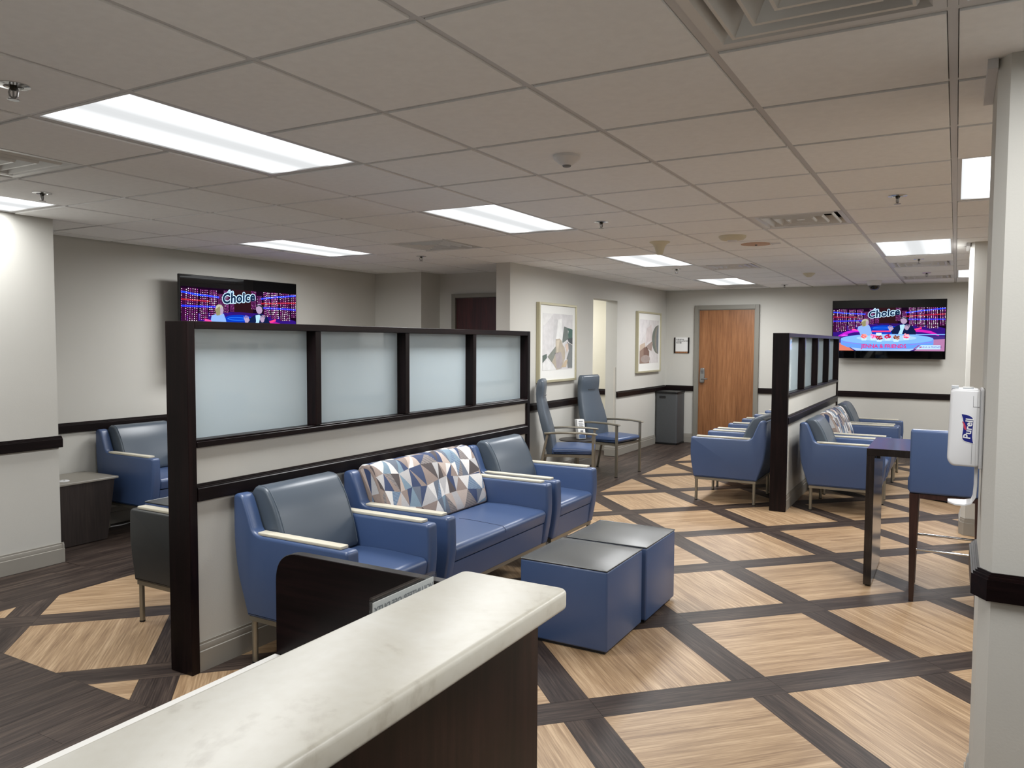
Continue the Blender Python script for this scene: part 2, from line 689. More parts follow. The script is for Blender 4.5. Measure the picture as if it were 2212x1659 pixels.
def column(name, poly):
    bm = bmesh.new()
    loft(bm, poly, -0.0045, TOP, axis='z')
    c = struct(finish(name, bm, WALL, angle=20))
    b = bmesh.new()
    loft(b, grow(poly, 0.014), 0.001, 0.105, axis='z')
    loft(b, grow(poly, 0.008), 0.105, 0.128, axis='z')
    loft(b, grow(poly, 0.005), 0.128, 0.142, axis='z')
    finish('baseboard', b, BASEBOARD, c, angle=20)
    b = bmesh.new()
    loft(b, grow(poly, 0.022), 0.828, 0.892, axis='z')
    loft(b, grow(poly, 0.017), 0.892, 0.9, axis='z')
    loft(b, grow(poly, 0.011), 0.9, 0.905, axis='z')
    loft(b, grow(poly, 0.006), 0.905, 0.91, axis='z')
    finish('chair_rail', b, DARKX, c, angle=20)
    x0 = poly[0][0]
    b = bmesh.new()
    box(b, x0 - 0.028, x0 - 0.0005, poly[0][1] - 0.02, poly[-1][1], CEIL - 0.035, CEIL - 0.001)
    finish('ceiling_trim', b, TBAR, c)
    return c


column('column', C1)
column('column.001', C2)


# baseboards and chair rails along the walls; the profile leaves the wall by +d
def run(name, mat, p0, p1, nrm, prof):
    p0, p1, nrm = Vector(p0 + (0,)), Vector(p1 + (0,)), Vector(nrm + (0,))
    bm = bmesh.new()
    A = [bm.verts.new(p0 + nrm * d + Vector((0, 0, z))) for d, z in prof]
    Bv = [bm.verts.new(p1 + nrm * d + Vector((0, 0, z))) for d, z in prof]
    n = len(prof)
    for k in range(n):
        bm.faces.new((A[k], A[(k + 1) % n], Bv[(k + 1) % n], Bv[k]))
    bm.faces.new(A[::-1])
    bm.faces.new(Bv)
    return finish(name, bm, mat, angle=25)


BASEP = [(0.0005, 0.0005), (0.016, 0.0005), (0.016, 0.098), (0.011, 0.101), (0.012, 0.112), (0.009, 0.128), (0.006, 0.131), (0.006, 0.142), (0.0005, 0.142)]
RAILP = [(0.0005, 0.828), (0.022, 0.828), (0.025, 0.832), (0.025, 0.888), (0.021, 0.892), (0.021, 0.896), (0.015, 0.899), (0.015, 0.903), (0.009, 0.905), (0.009, 0.909), (0.0005, 0.91)]
RUNS = [
    ('left_near', (-4.27, YB), (-4.27, 1.512), (1, 0)),
    ('left_end', (-5.06, 1.495), (-4.255, 1.495), (0, 1)),
    ('left', (XL, 1.52), (XL, 5.93), (1, 0)),
    ('bay', (-5.05, 5.94), (-4.345, 5.94), (0, -1)),
    ('middle', (-2.85, 5.445), (-2.85, 7.63), (1, 0)),
    ('middle_end', (-3.02, 5.46), (-2.835, 5.46), (0, -1)),
    ('middle_far', (-2.85, 8.445), (-2.85, 10.51), (1, 0)),
    ('jamb', (-3.02, 8.46), (-2.835, 8.46), (0, -1)),
    ('far_corner', (-2.83, YF), (-2.36, YF), (0, -1)),
    ('far', (-1.36, YF), (XR, YF), (0, -1)),
    ('corridor', (-4.4, 6.5), (-4.4, 8.9), (1, 0)),
    ('passage', (-4.38, 8.93), (-3.03, 8.93), (0, -1)),
]
for i, (nm, a, b_, n_) in enumerate(RUNS):
    struct(run('baseboard_' + nm, BASEBOARD, a, b_, n_, BASEP))
    if nm in ('jamb', 'middle_end', 'left_end'):
        continue
    struct(run('trim_rail_' + nm, DARKY if abs(n_[0]) else DARKX, a, b_, n_, RAILP))

# ------------------------------------------------------------------ floor pieces
PITCH2, HALF = 0.635, 0.508
CX0, CY0 = 0.508, 2.585
SIDE = HALF * math.sqrt(2)
STEP = PITCH2 * math.sqrt(2)
GAP = 0.0006


REGIONS = [(-3.56, XR, 0.40, 5.0), (-2.0, XR, 5.0, 9.9)]


def clip_rect(poly, r):
    x0, x1, y0, y1 = r
    for f in (lambda p: p[0] - x0, lambda p: x1 - p[0], lambda p: p[1] - y0, lambda p: y1 - p[1]):
        poly = clip(poly, f)
        if len(poly) < 3:
            return []
    return poly


def area(p):
    return abs(sum(p[i - 1][0] * p[i][1] - p[i][0] * p[i - 1][1] for i in range(len(p)))) / 2


mesh_cache = {}


def floor_piece(name, cx, cy, lx, ly, ang, mat, region=None):
    ca, sa = math.cos(ang), math.sin(ang)
    hx, hy = lx / 2 - GAP, ly / 2 - GAP
    loc = [(-hx, -hy), (hx, -hy), (hx, hy), (-hx, hy)]
    wp = [(cx + x * ca - y * sa, cy + x * sa + y * ca) for x, y in loc]
    key = (round(lx, 4), round(ly, 4), mat.name)
    if region:
        cl = clip_rect(wp, region)
        if not cl or area(cl) < 0.0008:
            return
        if area(cl) < area(wp) * 0.9995:
            pts = [((x - cx) * ca + (y - cy) * sa, -(x - cx) * sa + (y - cy) * ca) for x, y in cl]
            key = None
        else:
            pts = loc
    else:
        pts = loc
    if key and key in mesh_cache:
        me = mesh_cache[key]
    else:
        q = []
        for p in pts:
            if not q or (abs(p[0] - q[-1][0]) + abs(p[1] - q[-1][1])) > 1e-5:
                q.append(p)
        if len(q) > 2 and (abs(q[0][0] - q[-1][0]) + abs(q[0][1] - q[-1][1])) < 1e-5:
            q.pop()
        if len(q) < 3:
            return
        bm = bmesh.new()
        lo = [bm.verts.new((x, y, -0.004)) for x, y in q]
        hi = [bm.verts.new((x, y, 0.0)) for x, y in q]
        n = len(q)
        bm.faces.new(hi)
        for k in range(n):
            bm.faces.new((lo[k], lo[(k + 1) % n], hi[(k + 1) % n], hi[k]))
        bmesh.ops.recalc_face_normals(bm, faces=bm.faces[:])
        me = bpy.data.meshes.new(name)
        bm.to_mesh(me)
        bm.free()
        me.materials.append(mat)
        if key:
            mesh_cache[key] = me
    link(name, me, floor, (cx, cy, 0), (0, 0, ang))


for i in range(-9, 8):
    for j in range(-5, 14):
        if (i + j) % 2:
            continue
        cx, cy = CX0 + i * PITCH2, CY0 + j * PITCH2
        for R in REGIONS:
            if cx + 1.1 < R[0] or cx - 1.1 > R[1] or cy + 1.1 < R[2] or cy - 1.1 > R[3]:
                continue
            floor_piece('floor_tile', cx, cy, SIDE, SIDE, PI / 4 if i % 2 == 0 else -PI / 4, OAK, R)
            s = PITCH2 / 2
            # long band piece beside the tile (towards -x,+y) and short cross piece (towards +x,+y)
            w_ = STEP - SIDE
            floor_piece('floor_plank', cx - s + s * 0.2, cy + s + s * 0.2, STEP, w_, PI / 4, WENGE, R) if False else None
            k = (STEP - SIDE) / 2 / math.sqrt(2)
            floor_piece('floor_plank', cx - s + k, cy + s + k, STEP, w_, PI / 4, WENGE, R)
            floor_piece('floor_plank', cx + s, cy + s, SIDE, w_, -PI / 4, WENGE, R)
# plain border boards along the walls, running away from the camera
PW = 0.18


def border(x0, x1, y0, y1, L):
    n = 0
    x = x0
    while x < x1 - 0.01:
        xe = min(x + PW, x1)
        y = y0 - rnd.random() * L * 0.8
        while y < y1 - 0.01:
            ye = y + L
            a, b_ = max(y, y0), min(ye, y1)
            if b_ - a > 0.02:
                floor_piece('floor_plank', (x + xe) / 2, (a + b_) / 2, b_ - a, xe - x, PI / 2, WENGE)
            y = ye
        x = xe


border(-4.27, -1.4, -1.6, 0.40, 1.22)
border(-5.05, -3.56, 1.51, 5.92, 1.22)
border(-4.25, -3.56, 0.40, 1.51, 1.22)
border(-2.83, -2.0, 5.0, 10.5, 1.22)
border(-2.0, 1.4, 9.9, 10.5, 1.22)

# ------------------------------------------------------------------ ceiling
ceiling = struct(bx('ceiling', (XL - 0.2, XR + 0.2, YB - 0.2, YF + 0.2, 2.56, 2.62), PLENUM))
LIGHTS = [(-3, 0, 'y'), (-3, 4, 'y'), (-3, 9, 'y'), (-3, 14, 'y'), (-7, 5, 'y'), (-7, 0, 'y'), (2, 4, 'y'), (1, 9, 'y'), (2, 14, 'y'), (2, -1, 'y'), (-7, 12, 'y'),
          (-3, -4, 'y'), (-2, -7, 'y'), (5, 1, 'y'), (5, 9, 'y')]  # the lamps behind the camera are added, unseen, to light the room
VENTS = [(1, 0), (0, 6), (-5, 0), (-5, 6), (-2, 11), (1, 12), (1, 15), (-3, 16)]
taken = set()
for u, v, _ in LIGHTS:
    taken |= {(u, v), (u, v + 1)}
taken |= set(VENTS)
tile_mesh = {}


def ceil_tile(u, v):
    x0, x1 = max(u * G, XL) + 0.0135, min((u + 1) * G, XR) - 0.0135
    y0, y1 = max(v * G, YB) + 0.0135, min((v + 1) * G, YF) - 0.0135
    if x1 - x0 < 0.02 or y1 - y0 < 0.02:
        return
    key = (round(x1 - x0, 3), round(y1 - y0, 3))
    if key not in tile_mesh:
        bm = bmesh.new()
        hx, hy = (x1 - x0) / 2, (y1 - y0) / 2
        vs = box(bm, -hx, hx, -hy, hy, 0, 0.016)
        for p in vs[:4]:
            p.co.x *= (hx - 0.0015) / hx
            p.co.y *= (hy - 0.0015) / hy
        bmesh.ops.recalc_face_normals(bm, faces=bm.faces[:])
        me = bpy.data.meshes.new('ceiling_tile')
        bm.to_mesh(me)
        bm.free()
        me.materials.append(CEILING)
        tile_mesh[key] = me
    link('ceiling_tile', tile_mesh[key], ceiling, ((x0 + x1) / 2, (y0 + y1) / 2, CEIL - 0.006))


rest = bmesh.new()
for u in range(-9, 7):
    for v in range(-8, 18):
        if (u, v) in taken:
            continue
        if -9 <= u <= 2 and -2 <= v <= 17:
            ceil_tile(u, v)
        else:
            x0, x1, y0, y1 = max(u * G, XL), min((u + 1) * G, XR), max(v * G, YB), min((v + 1) * G, YF)
            if x1 > x0 and y1 > y0:
                box(rest, x0 + .0135, x1 - .0135, y0 + .0135, y1 - .0135, CEIL - 0.006, CEIL + 0.01)
tag(finish('ceiling_board', rest, CEILING, ceiling), kind='stuff')
for u in range(-8, 7):
    bx('grid_bar', (u * G - 0.012, u * G + 0.012, YB, YF, CEIL, CEIL + 0.03), TBAR, ceiling)
mids = {(u, v + 1) for u, v, _ in LIGHTS}
for v in range(-7, 18):
    a = -9
    for u in range(-9, 8):
        if (u, v) in mids or u == 7:
            x0, x1 = max(a * G, XL), min(u * G, XR)
            if x1 - x0 > 0.05:
                bx('grid_bar', (x0, x1, v * G - 0.012, v * G + 0.012, CEIL + 0.0006, CEIL + 0.03), TBAR, ceiling)
            a = u + 1

# lamps
LL = {(-3, 0): 'large two-tube ceiling lamp nearest the reception desk', (-3, 4): 'ceiling lamp above the frosted partition, second from the desk',
      (-3, 9): 'ceiling lamp in front of the framed pictures', (-3, 14): 'ceiling lamp nearest the oak door',
      (-7, 5): 'ceiling lamp in the left bay before the television', (-7, 0): 'ceiling lamp tucked beside the projecting left wall',
      (2, 4): 'ceiling lamp beside the near column, beyond its face', (1, 9): 'ceiling lamp over the bar table end of the room',
      (2, 14): 'ceiling lamp half hidden behind the far column', (-7, 12): 'ceiling lamp in the passage behind the doorway', (2, -1): 'ceiling lamp at the upper edge, above the near column',
      (-3, -4): 'added ceiling lamp out of view behind the reception desk', (-2, -7): 'added ceiling lamp out of view by the rear wall',
      (5, 1): 'ceiling lamp out of view beyond the near column', (5, 9): 'ceiling lamp out of view beyond the far column'}


def lamp(u, v, label, proto=[None]):
    loc = ((u + .5) * G, (v + 1) * G, CEIL)
    watts = WATTS.get((u, v), LAMP_W)
    if proto[0]:
        r = dup(proto[0], loc, 0, label)
        for c in r.children:
            if c.type == 'LIGHT':
                c.data = c.data.copy()
                c.data.energy = watts
        return
    t = thing('ceiling_lamp', label, 'ceiling lamp', loc, 0, 'recessed ceiling lamps')
    a, b_ = G / 2 - 0.013, G - 0.013
    bm = bmesh.new()
    for d in ((-a, -a + .018, -b_, b_), (a - .018, a, -b_, b_), (-a + .018, a - .018, -b_, -b_ + .018), (-a + .018, a - .018, b_ - .018, b_)):
        box(bm, *d, 0.0, 0.012)
    finish('frame', bm, TBAR, t)
    bm = bmesh.new()
    vs = [bm.verts.new(p) for p in ((-a + .018, -b_ + .018, 0.005), (a - .018, -b_ + .018, 0.005), (a - .018, b_ - .018, 0.005), (-a + .018, b_ - .018, 0.005))]
    bm.faces.new(vs[::-1])
    finish('diffuser', bm, LENS, t)
    bx('housing', (-a, a, -b_, b_, 0.014, 0.09), PLENUM, t)
    ld = bpy.data.lights.new('tube_light', 'AREA')
    ld.shape = 'RECTANGLE'
    ld.size, ld.size_y = 2 * a - .05, 2 * b_ - .05
    ld.energy = watts
    ld.spread = math.radians(LAMP_SPREAD)
    ld.color = (0.985, 0.995, 1.0)
    lo = bpy.data.objects.new('tube_light', ld)
    COL.objects.link(lo)
    lo.parent = t
    lo.location = (0, 0, -0.002)
    proto[0] = t


for u, v, _ in LIGHTS:
    lamp(u, v, LL.get((u, v), 'ceiling lamp behind the viewer, out of the picture'))

VL = {(1, 0): 'large louvred air vent at the top edge, near the column', (0, 6): 'square air vent in the middle of the ceiling',
      (-5, 0): 'square air vent beside the near left lamp', (-5, 6): 'air vent between the two left lamps, before the bay',
      (-2, 11): 'air vent near the oak door lamps', (1, 12): 'air vent behind the lamp over the bar table', (1, 15): 'air vent closest to the wall television',
      (-3, 16): 'air vent right behind the lamp by the oak door'}


def vent(u, v, label, proto=[None]):
    loc = ((u + .5) * G, (v + .5) * G, CEIL)
    if proto[0]:
        dup(proto[0], loc, 0, label)
        return
    t = thing('air_vent', label, 'air vent', loc, 0, 'square ceiling air vents')
    h = G / 2 - 0.013

    def ring(bm, a0, z0, a1, z1):
        A = [bm.verts.new((sx * a0, sy * a0, z0)) for sx, sy in ((-1, -1), (1, -1), (1, 1), (-1, 1))]
        Bv = [bm.verts.new((sx * a1, sy * a1, z1)) for sx, sy in ((-1, -1), (1, -1), (1, 1), (-1, 1))]
        for k in range(4):
            bm.faces.new((A[k], A[(k + 1) % 4], Bv[(k + 1) % 4], Bv[k]))
        return A, Bv

    def shell(bm, pts, th=0.002):
        for (a0, z0), (a1, z1) in zip(pts, pts[1:]):
            ring(bm, a0, z0, a1, z1)
        for (a0, z0), (a1, z1) in zip(pts, pts[1:]):
            ring(bm, a0 - 0.0005, z0 + th, a1 - 0.0005, z1 + th)

    bm = bmesh.new()
    shell(bm, [(h, 0.02), (h, -0.003), (h - 0.03, -0.003), (h - 0.06, 0.035)])
    finish('frame', bm, LOUVRE, t)
    for k in range(3):
        a = h - 0.065 - k * 0.07
        bm = bmesh.new()
        shell(bm, [(a + 0.006, 0.004), (a, -0.008), (a - 0.008, -0.006), (a - 0.042, 0.045)])
        finish('louvre', bm, LOUVRE, t)
    bx('core', (-0.025, 0.025, -0.025, 0.025, 0.0, 0.004), LOUVRE, t)
    bx('duct', (-h + .002, h - .002, -h + .002, h - .002, 0.06, 0.09), RUBBER, t)
    proto[0] = t


for u, v in VENTS:
    vent(u, v, VL[(u, v)])

# sprinklers
SL = [(-2.44, -0.37, 'fire sprinkler in the near corner of the ceiling, by the large lamp'), (-5.46, 1.47, 'fire sprinkler just off the lamp by the projecting left wall'),
      (-5.49, 7.49, 'fire sprinkler behind the bay air vent'), (-1.51, 5.53, 'fire sprinkler beyond the partition lamp'),
      (-2.52, 11.44, 'fire sprinkler behind the picture wall lamp'), (1.54, 5.36, 'fire sprinkler alone between vent and near column'),
      (-1.48, 16.31, 'fire sprinkler above the oak door'), (1.49, 11.51, 'fire sprinkler between lamp and vent over the bar table'),
      (1.52, 14.3, 'fire sprinkler nearest the dome camera and last vent')]
proto = None
for u, v, lb in SL:
    loc = (u * G, v * G, CEIL - 0.006)
    if proto:
        dup(proto, loc, rnd.random() * 3, lb)
        continue
    proto = t = thing('fire_sprinkler', lb, 'sprinkler', loc, 0.4, 'fire sprinklers in the ceiling')
    bm = bmesh.new()
    lathe(bm, [(0.05, 0.0), (0.05, -0.003), (0.03, -0.006), (0.028, 0.0)])
    finish('escutcheon', bm, CHROME, t)
    bm = bmesh.new()
    lathe(bm, [(0.0275, 0.004), (0.0275, -0.001), (0.004, -0.001)])
    lathe(bm, [(0.011, 0.0), (0.011, -0.014), (0.006, -0.018)], n=12)
    finish('body', bm, M_plain('dark_brass', (70, 66, 58), 0.4, metal=0.7), t)
    bm = bmesh.new()
    for s in (-1, 1):
        tube(bm, [(s * 0.01, 0, -0.01), (s * 0.016, 0, -0.022), (s * 0.013, 0, -0.036), (0, 0, -0.044)], 0.0035, 6)
    cyl(bm, (0, 0, -0.018), (0, 0, -0.04), 0.003, n=8)
    finish('yoke', bm, NICKEL, t)
    bm = bmesh.new()
    lathe(bm, [(0.017, -0.046), (0.019, -0.047), (0.017, -0.049)], n=12)
    finish('deflector', bm, NICKEL, t)

t = thing('smoke_detector', 'white conical smoke detector alone on a ceiling tile, before the partition lamp', 'smoke detector', (-0.49 * G, 2.5 * G, CEIL - 0.006))
bm = bmesh.new()
lathe(bm, [(0.062, 0), (0.062, -0.012), (0.055, -0.02), (0.03, -0.04), (0.022, -0.044)])
finish('body', bm, WHITEPL, t)
bm = bmesh.new()
lathe(bm, [(0.02, -0.044), (0.018, -0.05), (0.008, -0.052)])
finish('sensor', bm, WHITESEAM, t)
t = thing('ceiling_antenna', 'cream trumpet-shaped ceiling fitting beyond the sprinkler', 'ceiling fitting', (-1.51 * G, 7.55 * G, CEIL - 0.006))
bm = bmesh.new()
lathe(bm, [(0.085, 0), (0.085, -0.005), (0.06, -0.018), (0.042, -0.045), (0.032, -0.08), (0.027, -0.1), (0.02, -0.105)])
finish('body', bm, CREAMPL, t)
t = thing('smoke_detector', 'flat yellowed smoke detector beside the tan ceiling plate', 'smoke detector', (-0.49 * G, 7.41 * G, CEIL - 0.006))
bm = bmesh.new()
lathe(bm, [(0.105, 0), (0.105, -0.008), (0.1, -0.018), (0.085, -0.03), (0.05, -0.036)])
finish('body', bm, CREAMPL, t)
bm = bmesh.new()
lathe(bm, [(0.04, -0.036), (0.035, -0.045), (0.02, -0.047)])
finish('sensor', bm, WHITEPL, t)
t = thing('ceiling_plate', 'round tan cover plate on the ceiling with a small white bracket', 'cover plate', (-0.40 * G, 8.37 * G, CEIL - 0.006))
bm = bmesh.new()
lathe(bm, [(0.125, 0), (0.125, -0.003), (0.11, -0.006)], n=32)
finish('plate', bm, TAN, t)
bm = bmesh.new()
lathe(bm, [(0.01, -0.006), (0.01, -0.012), (0.005, -0.016)], n=12)
finish('screw', bm, WHITESEAM, t)
bm = bmesh.new()
loft(bm, [(0.12, -0.04), (0.2, 0.0), (0.12, 0.04), (0.145, 0.0)], -0.012, -0.001, axis='z')
finish('bracket', bm, WHITEPL, t)
t = thing('ceiling_beacon', 'small cream cone on the far ceiling, before the far wall', 'ceiling fitting', (-0.49 * G, 13.42 * G, CEIL - 0.006))
bm = bmesh.new()
lathe(bm, [(0.07, 0), (0.07, -0.006), (0.045, -0.03), (0.025, -0.045)])
finish('body', bm, CREAMPL, t)
t = thing('dome_camera', 'dome security camera under the ceiling above the wall television', 'security camera', (0.47 * G, 15.9 * G, CEIL - 0.006))
bm = bmesh.new()
lathe(bm, [(0.09, 0), (0.092, -0.015), (0.082, -0.06), (0.07, -0.068)])
finish('housing', bm, WHITEPL, t)
bm = bmesh.new()
lathe(bm, [(0.068, -0.066), (0.066, -0.08), (0.055, -0.105), (0.035, -0.12), (0.01, -0.127)])
finish('dome', bm, M_plain('smoked_dome', (10, 11, 16), 0.05, spec=0.7), t)

# ------------------------------------------------------------------ doors
d1 = struct(thing('door_1', 'medium oak door with keypad lock in grey frame', None, (-2.36, YF, 0)))
bm = bmesh.new()
W, H = 0.998, 2.186
for q in ((0, .06, 0.001, H), (W - .06, W, 0.001, H), (.06, W - .06, H - .065, H)):
    box(bm, q[0], q[1], -0.045, -0.0005, q[2], q[3])
box(bm, .058, .072, -0.03, -0.0005, 0.001, H - .063)
box(bm, W - .072, W - .058, -0.03, -0.0005, 0.001, H - .063)
box(bm, .072, W - .072, -0.03, -0.0005, H - .076, H - .063)
finish('door_frame', bm, FRAMEPAINT, d1, bevel=0.002, seg=1)
bx('door_leaf', (.0735, W - .0735, -0.02, -0.0005, 0.008, H - .079), DOORWOOD, d1)
bm = bmesh.new()
loft(bm, round_poly([(.1, .965), (.17, .965), (.178, 1.06), (.172, 1.2), (.108, 1.2), (.1, 1.06)], .02), -0.055, -0.0205, r=0.008)
lock = finish('door_lock', bm, NICKEL, d1)
bm = bmesh.new()
for i in range(3):
    for j in range(4):
        box(bm, .119 + i * .016, .129 + i * .016, -0.059, -0.054, 1.115 + j * .016, 1.125 + j * .016)
finish('keypad', bm, BLACK, lock)
bm = bmesh.new()
tube(bm, [(.14, -0.05, 1.03), (.14, -0.085, 1.03), (.165, -0.1, 1.03), (.235, -0.1, 1.03)], .011)
finish('door_handle', bm, NICKEL, lock)
d2 = struct(thing('door_2', 'dark cherry door in the alcove behind the partition', None, (-4.16, 6.33, 0)))
bm = bmesh.new()
W2 = 1.0
for q in ((0, .055, 0.001, 2.178), (W2 - .055, W2, 0.001, 2.178), (.055, W2 - .055, 2.13, 2.178)):
    box(bm, q[0], q[1], -0.04, -0.0005, q[2], q[3])
finish('door_frame', bm, FRAMEPAINT, d2, bevel=0.002, seg=1)
bx('door_leaf', (.0565, W2 - .0565, -0.012, -0.0005, 0.008, 2.126), CHERRY, d2)


# ------------------------------------------------------------------ partitions
def partition(name, label, x0, x1, y0, y1, ztop):
    t = thing(name, label, 'partition', ((x0 + x1) / 2, y0, 0))
    hw = (x1 - x0) / 2
    L = y1 - y0
    bx('end_post', (-hw, hw, 0, .045, 0.001, ztop), DARKZ, t, .002, 1)
    bx('end_post', (-hw, hw, L - .045, L, 0.001, ztop), DARKZ, t, .002, 1)
    bx('top_rail', (-hw, hw, .0455, L - .0455, ztop - .036, ztop), DARKY, t, .002, 1)
    bx('infill_wall', (-hw + .02, hw - .02, .0455, L - .0455, 0.001, 1.084), WALL, t)
    bm = bmesh.new()
    box(bm, -hw - .004, hw + .004, .0455, L - .0455, 1.0845, 1.112)
    box(bm, -hw + .01, hw - .01, .0455, L - .0455, 1.112, 1.12)
    finish('sill', bm, DARKY, t, .002, 1)
    ym = [.0455 + (L - .091) * k / 4 for k in range(5)]
    for k in (1, 2, 3):
        bx('mullion', (-hw + .003, hw - .003, ym[k] - .022, ym[k] + .022, 1.1205, ztop - .0365), DARKZ, t, .002, 1)
    for k in range(4):
        a = ym[k] + (.0225 if k else .0005)
        b_ = ym[k + 1] - (.0225 if k < 3 else .0005)
        bx('glass_pane', (-.006, .006, a, b_, 1.1205, ztop - .0365), FROST, t)
    for s in (-1, 1):
        o = run('chair_rail', DARKY, (s * (hw - .02), .046), (s * (hw - .02), L - .046), (s, 0), RAILP)
        o.parent = t
        o = run('baseboard', BASEBOARD, (s * (hw - .02), .046), (s * (hw - .02), L - .046), (s, 0), BASEP)
        o.parent = t
    return t


partition('partition', 'long dark-framed partition with four frosted panes behind the near seats', -1.996, -1.842, .70, 4.05, 1.682)
partition('partition', 'second dark-framed partition, seen end-on beside the oak door', -.248, -.10, 5.905, 9.5, 1.69)

# ------------------------------------------------------------------ upholstered seating
SIDEP = round_poly([(.09, .24), (.02, .45), (0.0, .62), (0.0, .838), (.062, .842), (.105, .745), (.135, .665), (.175, .646), (.742, .646), (.75, .45), (.71, .24)],
                   [.008, .06, .06, .028, .03, .04, .03, .03, .022, .1, .008], 4)
SEATP = round_poly([(.2, .386), (.728, .386), (.742, .452), (.72, .474), (.45, .487), (.2, .476)], [.004, .008, .02, .03, .1, .01], 4)
SKIRTP = [(.12, .242), (.704, .242), (.722, .38), (.12, .38)]
BACKP = round_poly([(.15, .478), (.29, .478), (.265, .60), (.2, .77), (.135, .866), (.06, .87), (.028, .83), (.055, .68)], [.02, .04, .1, .1, .065, .05, .04, .1], 6)
SHELLP = [(.1, .242), (.032, .45), (.012, .62), (.012, .825), (.034, .828), (.05, .66), (.14, .47), (.14, .242)]

PAL = [M_plain('weave_%s' % n, c, 0.8, var=0.1, vscale=250, bscale=500, bstr=0.1) for n, c in
       (('white', (222, 219, 216)), ('stone', (184, 182, 182)), ('taupe', (148, 132, 124)), ('umber', (80, 72, 72)), ('navy', (56, 70, 104)),
        ('sky', (124, 146, 162)), ('slate', (104, 112, 126)), ('sand', (190, 174, 164)))]


def M_stripe(name, a, b_):
    mt, nt, b = new_mat(name)
    v = coords(nt, (1, 1, 1), (0.3, 0, 0), randomize=False)
    wv = nt.nodes.new('ShaderNodeTexWave')
    wv.bands_direction = 'Z'
    wv.inputs['Scale'].default_value = 45
    nt.links.new(v, wv.inputs['Vector'])
    nt.links.new(ramp(nt, wv.outputs['Fac'], [(0.45, rgb(*a)), (0.55, rgb(*b_))]), b.inputs['Base Color'])
    b.inputs['Roughness'].default_value = 0.8
    return mt


PAL += [M_stripe('weave_stripe_dark', (70, 72, 84), (168, 158, 150)), M_stripe('weave_stripe_blue', (60, 84, 120), (150, 170, 186))]
PALW = [7, 5, 5, 3, 4, 3, 3, 2, 3, 2]


